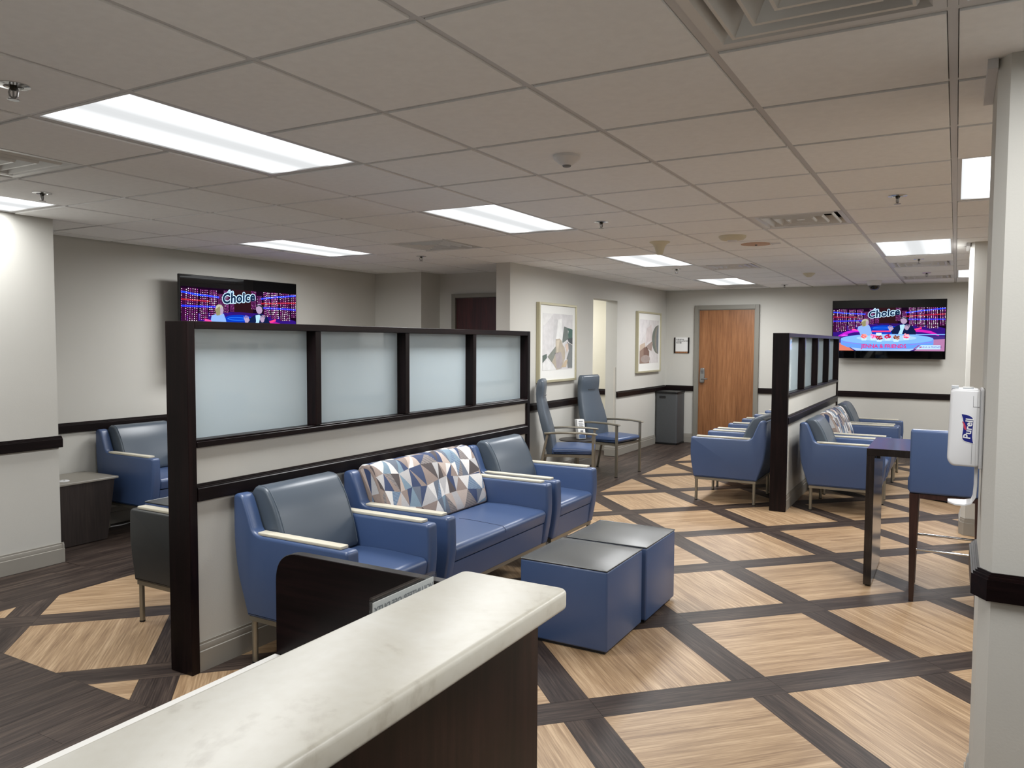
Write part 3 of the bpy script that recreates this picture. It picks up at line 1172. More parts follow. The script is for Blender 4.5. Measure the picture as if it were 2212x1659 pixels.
def pattern_cloth(y0, y1, seed):
    """triangles printed over the cushion's front: the cushion curve from its rear top to the seat"""
    k0 = min(range(len(BACKP)), key=lambda k: (BACKP[k][0] - .036) ** 2 + (BACKP[k][1] - .80) ** 2)
    # BACKP runs bottom-rear, bottom-front, up the front, over the top: reverse so that it starts behind the top
    i0 = min(range(len(BACKP)), key=lambda k: (BACKP[k][0] - .28) ** 2 + (BACKP[k][1] - .50) ** 2)
    path = []
    k = i0
    while True:
        path.append(BACKP[k])
        if k == k0:
            break
        k = (k + 1) % len(BACKP)
    S = [0.0]
    for a, b_ in zip(path, path[1:]):
        S.append(S[-1] + math.hypot(b_[0] - a[0], b_[1] - a[1]))
    tot = S[-1]

    def at(s, y):
        s = max(0, min(tot, s))
        tt = min(y - (y0 - .004), (y1 + .004) - y)
        dd = .02 * (1 - math.sqrt(max(0, 1 - (1 - max(0, tt) / .02) ** 2))) if tt < .02 else 0
        for k in range(len(path) - 1):
            if s <= S[k + 1] or k == len(path) - 2:
                t = (s - S[k]) / max(1e-9, S[k + 1] - S[k])
                a, b_ = path[k], path[k + 1]
                tx, tz = b_[0] - a[0], b_[1] - a[1]
                l = math.hypot(tx, tz) or 1
                e_ = .0018 - dd
                return a[0] + tx * t + tz / l * e_, a[1] + tz * t - tx / l * e_
    rg = random.Random(seed)
    nv = 5
    nu = max(3, round((y1 - y0) / .125))
    P = {}
    for j in range(nv + 1):
        for i in range(nu + 2):
            u = (i - .5 * (j % 2)) / nu
            v = j / nv
            if 0 < j < nv:
                v += rg.uniform(-.2, .2) / nv
            u += rg.uniform(-.22, .22) / nu
            P[i, j] = (u, v)

    bm = bmesh.new()
    last = -1

    def tri(a, b_, c):
        nonlocal last
        while True:
            ci = rg.choices(range(len(PAL)), PALW)[0]
            if ci != last:
                break
        last = ci
        n = 5
        vs = {}
        for p in range(n + 1):
            for q in range(n + 1 - p):
                r_ = n - p - q
                u = (a[0] * p + b_[0] * q + c[0] * r_) / n
                v = (a[1] * p + b_[1] * q + c[1] * r_) / n
                x, z = at(v * tot, y0 + (y1 - y0) * u)
                vs[p, q] = bm.verts.new((x, y0 + (y1 - y0) * u, z))
        for p in range(n):
            for q in range(n - p):
                bm.faces.new((vs[p, q], vs[p + 1, q], vs[p, q + 1])).material_index = ci
                if p + q < n - 1:
                    bm.faces.new((vs[p + 1, q], vs[p + 1, q + 1], vs[p, q + 1])).material_index = ci

    for ye, sg in ((y0 - .0065, -1), (y1 + .0065, 1)):
        pr = inset(BACKP, .021)
        mid = (sum(p[0] for p in pr) / len(pr), sum(p[1] for p in pr) / len(pr))
        ci = 0
        for q in range(len(pr)):
            if q % 7 == 0:
                ci = rg.choices(range(len(PAL)), PALW)[0]
            a, b_ = pr[q], pr[(q + 1) % len(pr)]
            bm.faces.new([bm.verts.new((p[0], ye, p[1])) for p in (mid, a, b_)]).material_index = ci

    def half(p, q, t):
        return (p[0] + (q[0] - p[0]) * t, p[1] + (q[1] - p[1]) * t)

    def put(a, b_, c):
        """keep to the cushion's width, then fan"""
        pl = [a, b_, c]
        for f in (lambda p: p[0], lambda p: 1 - p[0]):
            pl = clip(pl, f)
            if len(pl) < 3:
                return
        k = rg.random()
        if len(pl) == 3 and k < .62:
            t = rg.uniform(.35, .65)
            mm = half(pl[1], pl[2], t)
            tri(pl[0], pl[1], mm)
            tri(pl[0], mm, pl[2])
        else:
            c0 = rg.randrange(1000)
            for q in range(1, len(pl) - 1):
                tri(pl[0], pl[q], pl[q + 1])

    for j in range(nv):
        for i in range(nu + 1):
            lo, hi = (j, j + 1)
            if j % 2 == 0:
                put(P[i + 1, hi], P[i, lo], P[i + 1, lo])
                put(P[i, lo], P[i, hi], P[i + 1, hi])
            else:
                put(P[i, hi], P[i, lo], P[i + 1, lo])
                put(P[i + 1, lo], P[i, hi], P[i + 1, hi])
    return bm


def seating(name, label, cat, caps, loc, rz, pattern=0, side_mat=None, group=None):
    """caps: y of the middle of each arm; local x forward from the back"""
    t = thing(name, label, cat, loc, rz, group)
    side_mat = side_mat or BLUE
    T = .04
    for y in caps:
        bm = bmesh.new()
        loft(bm, SIDEP, y - T, y + T, r=.016, seg=3)
        arm = finish('arm', bm, side_mat, t, angle=40)
        if side_mat is not BLUE:
            arm['label'] = 'charcoal upholstered arm'
        for sy in (-1, 1):
            bm = bmesh.new()
            pr = inset(SIDEP, .012)
            tube(bm, [(x, y + sy * (T - .0035), z) for x, z in pr] + [(pr[0][0], y + sy * (T - .0035), pr[0][1])], .0016, 5)
            finish('seam', bm, SEAM, arm)
        bm = bmesh.new()
        loft(bm, round_poly([(.155, y - .027), (.69, y - .027), (.69, y + .027), (.155, y + .027)], .008, 3), .6465, .661, r=.003, seg=2, axis='z')
        finish('arm_cap', bm, CAP, arm)
    for a, b_ in zip(caps, caps[1:]):
        a, b_ = a + T + .001, b_ - T - .001
        bm = bmesh.new()
        loft(bm, SEATP, a, b_, r=.012, seg=3)
        st = finish('seat', bm, BLUE, t, angle=50)
        if b_ - a > .9:
            bm = bmesh.new()
            tube(bm, [(x, (a + b_) / 2, z) for x, z in SEATP if x > .4 and z > .4], .0022, 5)
            finish('seam', bm, SEAM, st)
        bm = bmesh.new()
        loft(bm, SKIRTP, a, b_, r=.004, seg=1)
        finish('skirt', bm, BLUE, t)
        bm = bmesh.new()
        loft(bm, SHELLP, a, b_, r=.004, seg=1)
        finish('back_shell', bm, side_mat, t)
        bm = bmesh.new()
        loft(bm, BACKP, a + .004, b_ - .004, r=.02, seg=4)
        bk = finish('backrest', bm, PAL[2] if pattern else GREY, t, angle=60)
        if pattern:
            bk['label'] = 'backrest in geometric triangle fabric'
            o = finish('fabric', pattern_cloth(a + .009, b_ - .009, pattern), PAL, bk, angle=60)
        else:
            for s in (a + .022, b_ - .022):
                bm = bmesh.new()
                tube(bm, [(x + .001, s, z) for x, z in [p for p in BACKP if p[1] > .5 and p[0] > .06]], .0022, 6)
                finish('piping', bm, GREY, bk)
    y0, y1 = caps[0] - T, caps[-1] + T
    bm = bmesh.new()
    for q in ((.095, .70, y0 + .012, y0 + .04), (.095, .70, y1 - .04, y1 - .012), (.095, .123, y0 + .04, y1 - .04), (.672, .70, y0 + .04, y1 - .04)):
        box(bm, *q, .216, .239)
    finish('base_frame', bm, METAL, t)
    for lx in (.112, .686):
        for ly in (y0 + .03, y1 - .03):
            bm = bmesh.new()
            cyl(bm, (lx, ly, .008), (lx, ly, .2155), .0145)
            lg = finish('leg', bm, METAL, t)
            bm = bmesh.new()
            cyl(bm, (lx, ly, .0005), (lx, ly, .008), .0155)
            finish('foot', bm, RUBBER, lg)
    return t


CA = (-.3075, .3075)
LO = (-.58, .58)
G1, G2 = 'blue lounge armchairs', 'patterned loveseats'
c0 = seating('armchair', 'blue armchair with slate back nearest the reception desk', 'armchair', CA, (-1.825, 1.283, 0), 0, group=G1)
l0 = seating('loveseat', 'blue loveseat with triangle-patterned back under the frosted panes', 'loveseat', LO, (-1.825, 2.35, 0), 0, pattern=5, group=G2)
dup(c0, (-1.825, 3.375, 0), 0, 'blue armchair at the far end of the near partition, beside the loveseat')
dup(c0, (-.025, 6.46, 0), 0, 'blue armchair beside the bar table, in front of the second partition')
dup(l0, (-.025, 7.62, 0), 0, 'patterned loveseat against the second partition, facing the bar table')
dup(c0, (-.025, 8.70, 0), 0, 'blue armchair nearest the wall television, past the patterned loveseat')
dup(c0, (-.315, 6.385, 0), PI, 'blue armchair in profile, against the end-on partition on the oak door side')
seating('tandem_seat', 'row of joined blue seats behind the profile armchair, facing the oak door', 'bench', (-1.38, -.70, -.02, .66, 1.34), (-.325, 8.26, 0), PI)
dup(c0, (XL + .045, 2.585, 0), 0, 'blue armchair in the left bay beside the end table')
seating('armchair', 'charcoal-sided armchair half hidden behind the partition post', 'armchair', CA, (-2.02, 1.36, 0), PI, side_mat=CHARCOAL)


# ------------------------------------------------------------------ ottomans
def ottoman(label, loc, rz, s=.505, h=.445, group='cube ottomans'):
    t = thing('ottoman', label, 'ottoman', loc, rz, group)
    a = s / 2
    bm = bmesh.new()
    box(bm, -a, a, -a, a, .016, h - .012)
    bmesh.ops.bevel(bm, geom=bm.edges[:], offset=.012, segments=3, profile=.5, affect='EDGES')
    finish('body', bm, BLUE, t)
    bm = bmesh.new()
    n = 8
    g = {}
    for i in range(n + 1):
        for j in range(n + 1):
            u, v = i / n * 2 - 1, j / n * 2 - 1
            g[i, j] = bm.verts.new((u * (a - .004), v * (a - .004), h - .008 + .012 * (1 - u ** 4) * (1 - v ** 4)))
    for i in range(n):
        for j in range(n):
            bm.faces.new((g[i, j], g[i + 1, j], g[i + 1, j + 1], g[i, j + 1]))
    finish('top', bm, OTTOP, t)
    bm = bmesh.new()
    e = a - .003
    tube(bm, [(-e, -e, h - .009), (e, -e, h - .009), (e, e, h - .009), (-e, e, h - .009), (-e, -e, h - .009)], .004, 6)
    finish('piping', bm, OTTOP, t)
    bx('base', (-a + .02, a - .02, -a + .02, a - .02, .0005, .0158), RUBBER, t)
    return t


o1 = ottoman('blue cube ottoman with grey top, the front one beside the desk corner', (-.49, 2.165, 0), 0)
dup(o1, (-.475, 2.70, 0), 0, 'blue cube ottoman just behind the front ottoman')
dup(o1, (-3.51, 2.055, 0), 0, 'blue ottoman in the left bay, seen over the charcoal arm')
dup(o1, (1.32, 7.42, 0), -.5, 'blue ottoman beyond the bar stool, mostly hidden')


# ------------------------------------------------------------------ high-back patient chairs
def highback(label, loc, rz):
    t = thing('high_back_chair', label, 'chair', loc, rz, 'high-back patient chairs')
    # backrest: side curve with changing width
    st = [(.40, -.19, .24, .075), (.47, -.20, .25, .085), (.62, -.225, .252, .09), (.74, -.258, .246, .09), (.86, -.29, .226, .085), (.97, -.312, .206, .076), (1.0, -.316, .202, .072), (1.03, -.315, .2, .08), (1.1, -.31, .2, .085), (1.165, -.305, .2, .075), (1.19, -.305, .19, .045)]
    bm = bmesh.new()
    rings = []
    for z, x, hw, th in st:
        r = round_poly([(-hw, -th / 2), (hw, -th / 2), (hw, th / 2), (-hw, th / 2)], .03, 4)
        rings.append([bm.verts.new((x + q[1] - (.012 * (q[0] / hw) ** 2 - .012), q[0], z)) for q in r])
    n = len(rings[0])
    for A, Bv in zip(rings, rings[1:]):
        for k in range(n):
            bm.faces.new((A[k], A[(k + 1) % n], Bv[(k + 1) % n], Bv[k]))
    bm.faces.new(rings[0][::-1])
    bm.faces.new(rings[-1])
    bk = finish('backrest', bm, GREY, t, angle=70)
    bm = bmesh.new()
    tube(bm, [(-.315 + .044 + .012 * (1 - (y / .2) ** 2) * 1, y, 1.012) for y in (-.075, -.04, 0, .04, .075)], .004, 6)
    finish('headrest_crease', bm, CHARCOAL, bk)
    bm = bmesh.new()
    sp = round_poly([(-.17, .40), (.25, .40), (.285, .43), (.27, .462), (.05, .475), (-.17, .465)], [.01, .02, .02, .03, .1, .02], 4)
    loft(bm, sp, -.262, .262, r=.025)
    finish('seat', bm, BLUE, t, angle=60)
    bm = bmesh.new()
    loft(bm, [(-.25, .37), (.262, .37), (.262, .398), (-.25, .398)], -.255, .255)
    finish('seat_frame', bm, METAL, t)
    for s in (-1, 1):
        bm = bmesh.new()
        loft(bm, [(-.013, -.011), (.013, -.011), (.013, .011), (-.013, .011)], .008, .612, axis='z')
        for v in bm.verts:
            v.co.x += .268
            v.co.y += s * .275
        lg = finish('leg', bm, METAL, t)
        bx('foot', (.253, .283, s * .275 - .013, s * .275 + .013, .0005, .008), RUBBER, lg)
        bm = bmesh.new()
        tube(bm, [(-.34, s * .275, .008), (-.30, s * .275, .22), (-.255, s * .275, .42), (-.215, s * .275, .61)], .015, 8)
        lg = finish('leg', bm, METAL, t)
        bm = bmesh.new()
        cyl(bm, (-.3415, s * .275, .0005), (-.34, s * .275, .01), .016, n=10)
        finish('foot', bm, RUBBER, lg)
        bm = bmesh.new()
        loft(bm, [(-.245, .613), (-.05, .624), (.15, .622), (.30, .612), (.315, .622), (.29, .633), (.1, .645), (-.1, .645), (-.25, .634)], s * .275 - .022, s * .275 + .022, r=.005, seg=2)
        finish('armrest', bm, METAL, t, angle=50)
    return t


ha = math.radians(22)
hb = math.radians(-9)
h1 = highback('tall slate-backed patient chair nearer the partition end', (-2.145 - .27 * math.cos(ha), 6.085 - .27 * math.sin(ha), 0), ha)
dup(h1, (-2.142 - .268 * math.cos(hb), 7.11 - .268 * math.sin(hb), 0), hb, 'tall slate-backed patient chair in front of the doorway opening')

t = thing('side_table', 'small round dark side table between the two tall chairs', 'side table', (-2.57, 6.58, 0))
bm = bmesh.new()
lathe(bm, [(.205, .445), (.22, .45), (.22, .458), (.205, .463)], n=36)
finish('table_top', bm, M_plain('espresso_top', (38, 32, 30), 0.35), t)
bm = bmesh.new()
cyl(bm, (0, 0, .02), (0, 0, .444), .022)
finish('column_leg', bm, METAL, t)
bm = bmesh.new()
lathe(bm, [(.16, .0005), (.16, .008), (.05, .02), (.03, .022)], n=32)
finish('base', bm, METAL, t)

t = thing('brochure_holder', 'narrow white brochure stack standing on the round side table', 'brochure holder', (-2.52, 6.56, .4635), math.radians(60))
bm = bmesh.new()
A0 = [(-.05, -.03, .001), (.05, -.03, .001), (.05, .03, .001), (-.05, .03, .001)]
box(bm, -.052, .052, -.04, .035, .001, .01)
box(bm, -.052, .052, -.044, -.04, .001, .055)
finish('stand', bm, ACRYLIC, t)
bm = bmesh.new()
vs = box(bm, -.05, .05, -.036, .014, .0105, .23)
for p in vs[4:]:
    p.co.y += .045
finish('brochures', bm, PAPER, t)
ar = Art(.1, .22)
inkd, inkb = M_plain('grey_ink', (120, 122, 126), .7), M_plain('blue_ink', (92, 112, 150), .7)
ar.rect(.2, .06, .8, .1, inkd, 1)
for k in range(6):
    ar.rect(.15, .16 + k * .045, .15 + .55 + .15 * ((k * 7) % 3) / 2, .18 + k * .045, inkd, 1)
ar.rect(.3, .55, .7, .7, inkd, 1)
ar.rect(0.05, .78, .95, .98, inkb, 1)
o = ar.done('printed_cover', t, (-.05, -.037, .0105))
o.rotation_euler = (-math.atan2(.045, .22), 0, 0)

# ------------------------------------------------------------------ end table, bay
t = thing('end_table', 'dark tapered end table with grey top in the left bay', 'end table', (-4.87, 1.87, 0))
bm = bmesh.new()
vs = box(bm, -.2, .265, -.20, .19, .006, .478)
for p in vs[4:]:
    p.co.y += .07 if p.co.y > 0 else -.07
finish('body', bm, ENDWOOD, t)
bx('table_top', (-.19, .275, -.3, .29, .4785, .496), ENDTOP, t, .003, 1)
bx('plinth', (-.18, .25, -.18, .17, .0005, .0058), RUBBER, t)
t = thing('charging_puck', 'white round charging disc lying on the end table', 'charger', (-4.72, 1.78, .4965))
bm = bmesh.new()
lathe(bm, [(.045, 0), (.045, .004), (.04, .007), (.012, .007)], n=28)
finish('body', bm, WHITEPL, t)
bm = bmesh.new()
for k in range(3):
    cyl(bm, (.018 * math.cos(k * 2.1), .018 * math.sin(k * 2.1), .0068), (.018 * math.cos(k * 2.1), .018 * math.sin(k * 2.1), .0078), .006, n=10)
finish('contact', bm, NICKEL, t)
bm = bmesh.new()
tube(bm, [(-5.0, 2.17, .02), (-4.95, 2.25, .008), (-4.93, 2.4, .006), (-4.92, 2.55, .02), (-4.95, 2.75, .05)], .005, 8)
tag(finish('power_cord', bm, WHITEPL), 'white cord looping under the armchair in the left bay', 'cord')

# ------------------------------------------------------------------ bar table and stool
t = thing('bar_table', 'dark waterfall bar table with slab legs by the column', 'table', (0, 0, 0))
X0, X1, Y0, Y1, ZT = .768, 2.3, 3.842, 4.535, .912
bx('table_top', (X0, X1, Y0, Y1, ZT - .046, ZT), TABLEWOOD, t, .0015, 1)
for a in (X0, X1 - .048):
    lg = bx('leg', (a, a + .048, Y0, Y1, .012, ZT - .0465), TABLEWOOD, t, .0015, 1)
    bm = bmesh.new()
    for y in (Y0 + .04, Y1 - .04):
        cyl(bm, (a + .024, y, .0005), (a + .024, y, .0118), .018, n=12)
    finish('foot', bm, RUBBER, lg)
bx('bracket', (X0 + .05, X0 + .075, Y0 + .1, Y0 + .13, ZT - .075, ZT - .0465), BLACK, t)

t = thing('bar_stool', 'blue bar stool with dark tapered legs and steel footrests', 'stool', (1.03, 3.64, 0))
SW, SD = .405, .50


def taper_leg(bm, x, y, top, bot, z1, lean=(0, 0)):
    lo = [bm.verts.new((x + lean[0] + sx * bot / 2, y + lean[1] + sy * bot / 2, .0008)) for sx, sy in ((-1, -1), (1, -1), (1, 1), (-1, 1))]
    hi = [bm.verts.new((x + sx * top / 2, y + sy * top / 2, z1)) for sx, sy in ((-1, -1), (1, -1), (1, 1), (-1, 1))]
    bm.faces.new(lo[::-1])
    bm.faces.new(hi)
    for k in range(4):
        bm.faces.new((lo[k], lo[(k + 1) % 4], hi[(k + 1) % 4], hi[k]))


for x, y in ((.028, .03), (SW - .028, .03), (.02, SD - .03), (SW - .02, SD - .03)):
    bm = bmesh.new()
    taper_leg(bm, x, y, .054, .026, .676)
    finish('leg', bm, STOOLWOOD, t)
bm = bmesh.new()
box(bm, .056, SW - .056, .008, .035, .648, .676)
box(bm, .047, SW - .047, SD - .04, SD - .015, .648, .676)
box(bm, .012, .038, .058, SD - .058, .648, .676)
box(bm, SW - .038, SW - .012, .058, SD - .058, .648, .676)
finish('apron', bm, STOOLWOOD, t)
bm = bmesh.new()
loft(bm, round_poly([(.0, .678), (.085, .678), (.075, 1.05), (.06, 1.07), (.005, 1.07)], [.015, .02, .03, .03, .02], 4), -.002, SW + .002, r=.015, axis='x')
finish('backrest', bm, BLUE, t, angle=60)
bm = bmesh.new()
loft(bm, round_poly([(.05, .678), (SD + .01, .678), (SD + .015, .76), (.05, .775)], .02, 4), -.012, SW + .012, r=.02, axis='x')
finish('seat', bm, BLUE, t, angle=60)
for y in (.03, SD - .03):
    bm = bmesh.new()
    cyl(bm, (.04, y, .327), (SW - .04, y, .327), .008, n=12)
    finish('footrest', bm, CHROME, t)

# ------------------------------------------------------------------ waste bin
t = thing('waste_bin', 'tall graphite waste bin with black lid in the far corner', 'waste bin', (-2.66, 10.25, 0))
bm = bmesh.new()
loft(bm, round_poly([(-.175, -.19), (.175, -.19), (.175, .19), (-.175, .19)], .03, 4), .03, .80, axis='z')
finish('body', bm, BIN, t)
bm = bmesh.new()
loft(bm, round_poly([(-.185, -.2), (.185, -.2), (.185, .2), (-.185, .2)], .035, 4), .8005, .835, r=.006, seg=2, axis='z')
lid = finish('lid', bm, BLACK, t)
bx('opening', (-.1, .1, -.1, .1, .8352, .8362), PLENUM, lid)
bm = bmesh.new()
loft(bm, round_poly([(-.18, -.195), (.18, -.195), (.18, .195), (-.18, .195)], .03, 4), .0005, .0295, axis='z')
finish('base', bm, BLACK, t)
bm = bmesh.new()
loft(bm, round_poly([(-.115, .725), (-.01, .725), (-.01, .765), (-.115, .765)], .012, 3), -.1925, -.1902)
finish('handle_slot', bm, RUBBER, t)

# ------------------------------------------------------------------ reception desk
t = thing('reception_desk', 'reception desk with cream stone counter and dark wood panels in the foreground', 'desk', (0, 0, 0))
bm = bmesh.new()
loft(bm, round_poly([(.288, -3.2), (.556, -3.2), (.556, -.212), (.288, -.212)], .024, 5), 1.0265, 1.07, r=.010, seg=4, axis='z')
finish('countertop', bm, STONE, t, angle=50)
bx('front_panel', (.43, .46, -3.15, -.171, .001, 1.026), DESKWOOD, t, .001, 1)
bx('back_panel', (.30, .325, -3.15, -.2005, .7425, 1.026), DESKWOOD, t, .001, 1)
bm = bmesh.new()
loft(bm, round_poly([(-.328, .001), (.4295, .001), (.4295, 1.025), (-.328, 1.025)], [0, 0, 0, .085], 10), -.20, -.171, r=.0015, seg=1)
finish('end_panel', bm, DARKX, t)
bx('work_surface', (-.332, .2995, -3.15, -.2005, .712, .742), WORKTOP, t, .003, 1)

t = thing('sign_holder', 'clear acrylic sign holder with white sheet behind the stone counter', 'sign holder', (.2, -.318, .7425))
bm = bmesh.new()
box(bm, .003, .006, -.114, .114, .004, .303)
box(bm, -.006, -.003, -.114, .114, .004, .303)
box(bm, -.006, .006, -.114, .114, .3032, .307)
box(bm, -.04, .04, -.114, .114, 0.0005, .0038)
finish('holder', bm, ACRYLIC, t)
bx('sheet', (-.0012, .0012, -.109, .109, .0045, .296), PAPER, t)
ar = Art(.218, .29)
ar.text('VOLUNTEER OFF DUTY', .02, .5, .06, M_plain('faint_ink', (160, 163, 167), .7), 1, mirror=True, offset=.0004)
o = ar.done('lettering', t, (.0014, -.109, .0045))
o.rotation_euler = (0, 0, PI / 2)

# ------------------------------------------------------------------ hand sanitiser dispenser on the near column
t = thing('sanitizer_dispenser', 'white wall-mounted hand sanitizer dispenser on the near column', 'dispenser', (1.336, 1.2, 0))
bm = bmesh.new()
loft(bm, round_poly([(-.098, 1.225), (-.085, 1.206), (-.012, 1.206), (-.012, 1.45), (-.094, 1.45)], [.014, .014, .009, .009, .014], 4), -.065, .065, r=.008, seg=3)
cover = finish('cover', bm, WHITEPL, t, angle=50)
bx('back_plate', (-.0115, -.0008, -.06, .06, 1.2, 1.452), WHITEPL, t, .003, 1)
bm = bmesh.new()
box(bm, -.092, -.072, -.03, .03, 1.4505, 1.458)
box(bm, -.06, -.03, -.04, .04, 1.4505, 1.454)
finish('latch', bm, M_plain('clear_grey', (190, 194, 198), .2), t)
bm = bmesh.new()
box(bm, -.0315, -.0305, -.0654, -.0650, 1.215, 1.31)
box(bm, -.0315, -.013, -.0654, -.0650, 1.395, 1.3965)
box(bm, -.0315, -.0305, -.0654, -.0650, 1.395, 1.43)
finish('seam', bm, WHITESEAM, cover)
# drip tray arm: a spoon-shaped tongue
bm = bmesh.new()
pth = [(-.014, 1.20), (-.014, 1.14), (-.016, 1.105), (-.026, 1.085), (-.045, 1.079), (-.07, 1.078), (-.092, 1.081)]
wd = [.03, .03, .033, .042, .05, .048, .022]
R0 = []
for (x, z), hw in zip(pth, wd):
    R0.append([bm.verts.new((x + (.004 if k in (0, 3) else 0) * 0, y, z + dz)) for k, (y, dz) in enumerate(((-hw, .004), (0, -.002), (hw, .004), (hw, 0), (0, -.008), (-hw, 0)))])
for i, ((x, z), hw) in enumerate(zip(pth, wd)):
    if i < 3:
        for k, q in enumerate(((-hw, -.002), (0, .0), (hw, -.002), (hw, .006), (0, .008), (-hw, .006))):
            R0[i][k].co = (x + q[1] - .004, q[0], z)
for A, Bv in zip(R0, R0[1:]):
    for k in range(6):
        bm.faces.new((A[k], A[(k + 1) % 6], Bv[(k + 1) % 6], Bv[k]))
bm.faces.new(R0[0])
bm.faces.new(R0[-1])
finish('drip_tray', bm, WHITEPL, t, angle=60)
# printed emblem, reading upwards
LW, LH = .066, .028
ar = Art(1, 1)
navy, white, red = M_plain('label_navy', (22, 32, 120), .4, var=.01), M_plain('label_white', (235, 235, 235), .4, var=.01), M_plain('label_red', (196, 60, 92), .4, var=.01)
# outline traced in the emblem's own frame: a along the text, b across it (b up from the baseline)
out = [(-.052, -.0285), (-.046, -.0265), (-.03, -.0245), (-.01, -.0245), (.012, -.026), (.028, -.0265), (.037, -.0235), (.043, -.016), (.047, -.004), (.0487, .009),
       (.0455, .009), (.035, .0055), (.02, .003), (-.005, .0035), (-.024, .0055), (-.036, .005), (-.043, .001), (-.047, -.008)]
SC = .9


def emb(pts, mt, layer, grow_=0):
    if grow_:
        pts = inset(pts, -grow_)
    # rotate so that text runs upwards: u = -b, v-up = a
    ar.poly([(-b_ * SC, 1 - a * SC) for a, b_ in pts], mt, layer)


emb([(a, b_) for a, b_ in out], white, 1, .0022)
emb(out, navy, 2)
emb([(.0235, .0075), (.022, .0035), (.017, -.0005), (.006, -.0045), (-.007, -.0065), (-.0045, -.001), (.004, .0025), (.014, .003)], red, 3)
ar.text('Purell', .031 * SC, .0125 * SC, 1 + .001, white, 4, rot=PI / 2 - .1, offset=.0006)
ar.done('emblem', cover, (-.053, -.0655, 1.328))

# ------------------------------------------------------------------ televisions
EM = {}


def em(c, s=1.0):
    k = (c, s)
    if k not in EM:
        EM[k] = M_emit('picture_%d_%d_%d' % c, c, SCREEN * s)
    return EM[k]


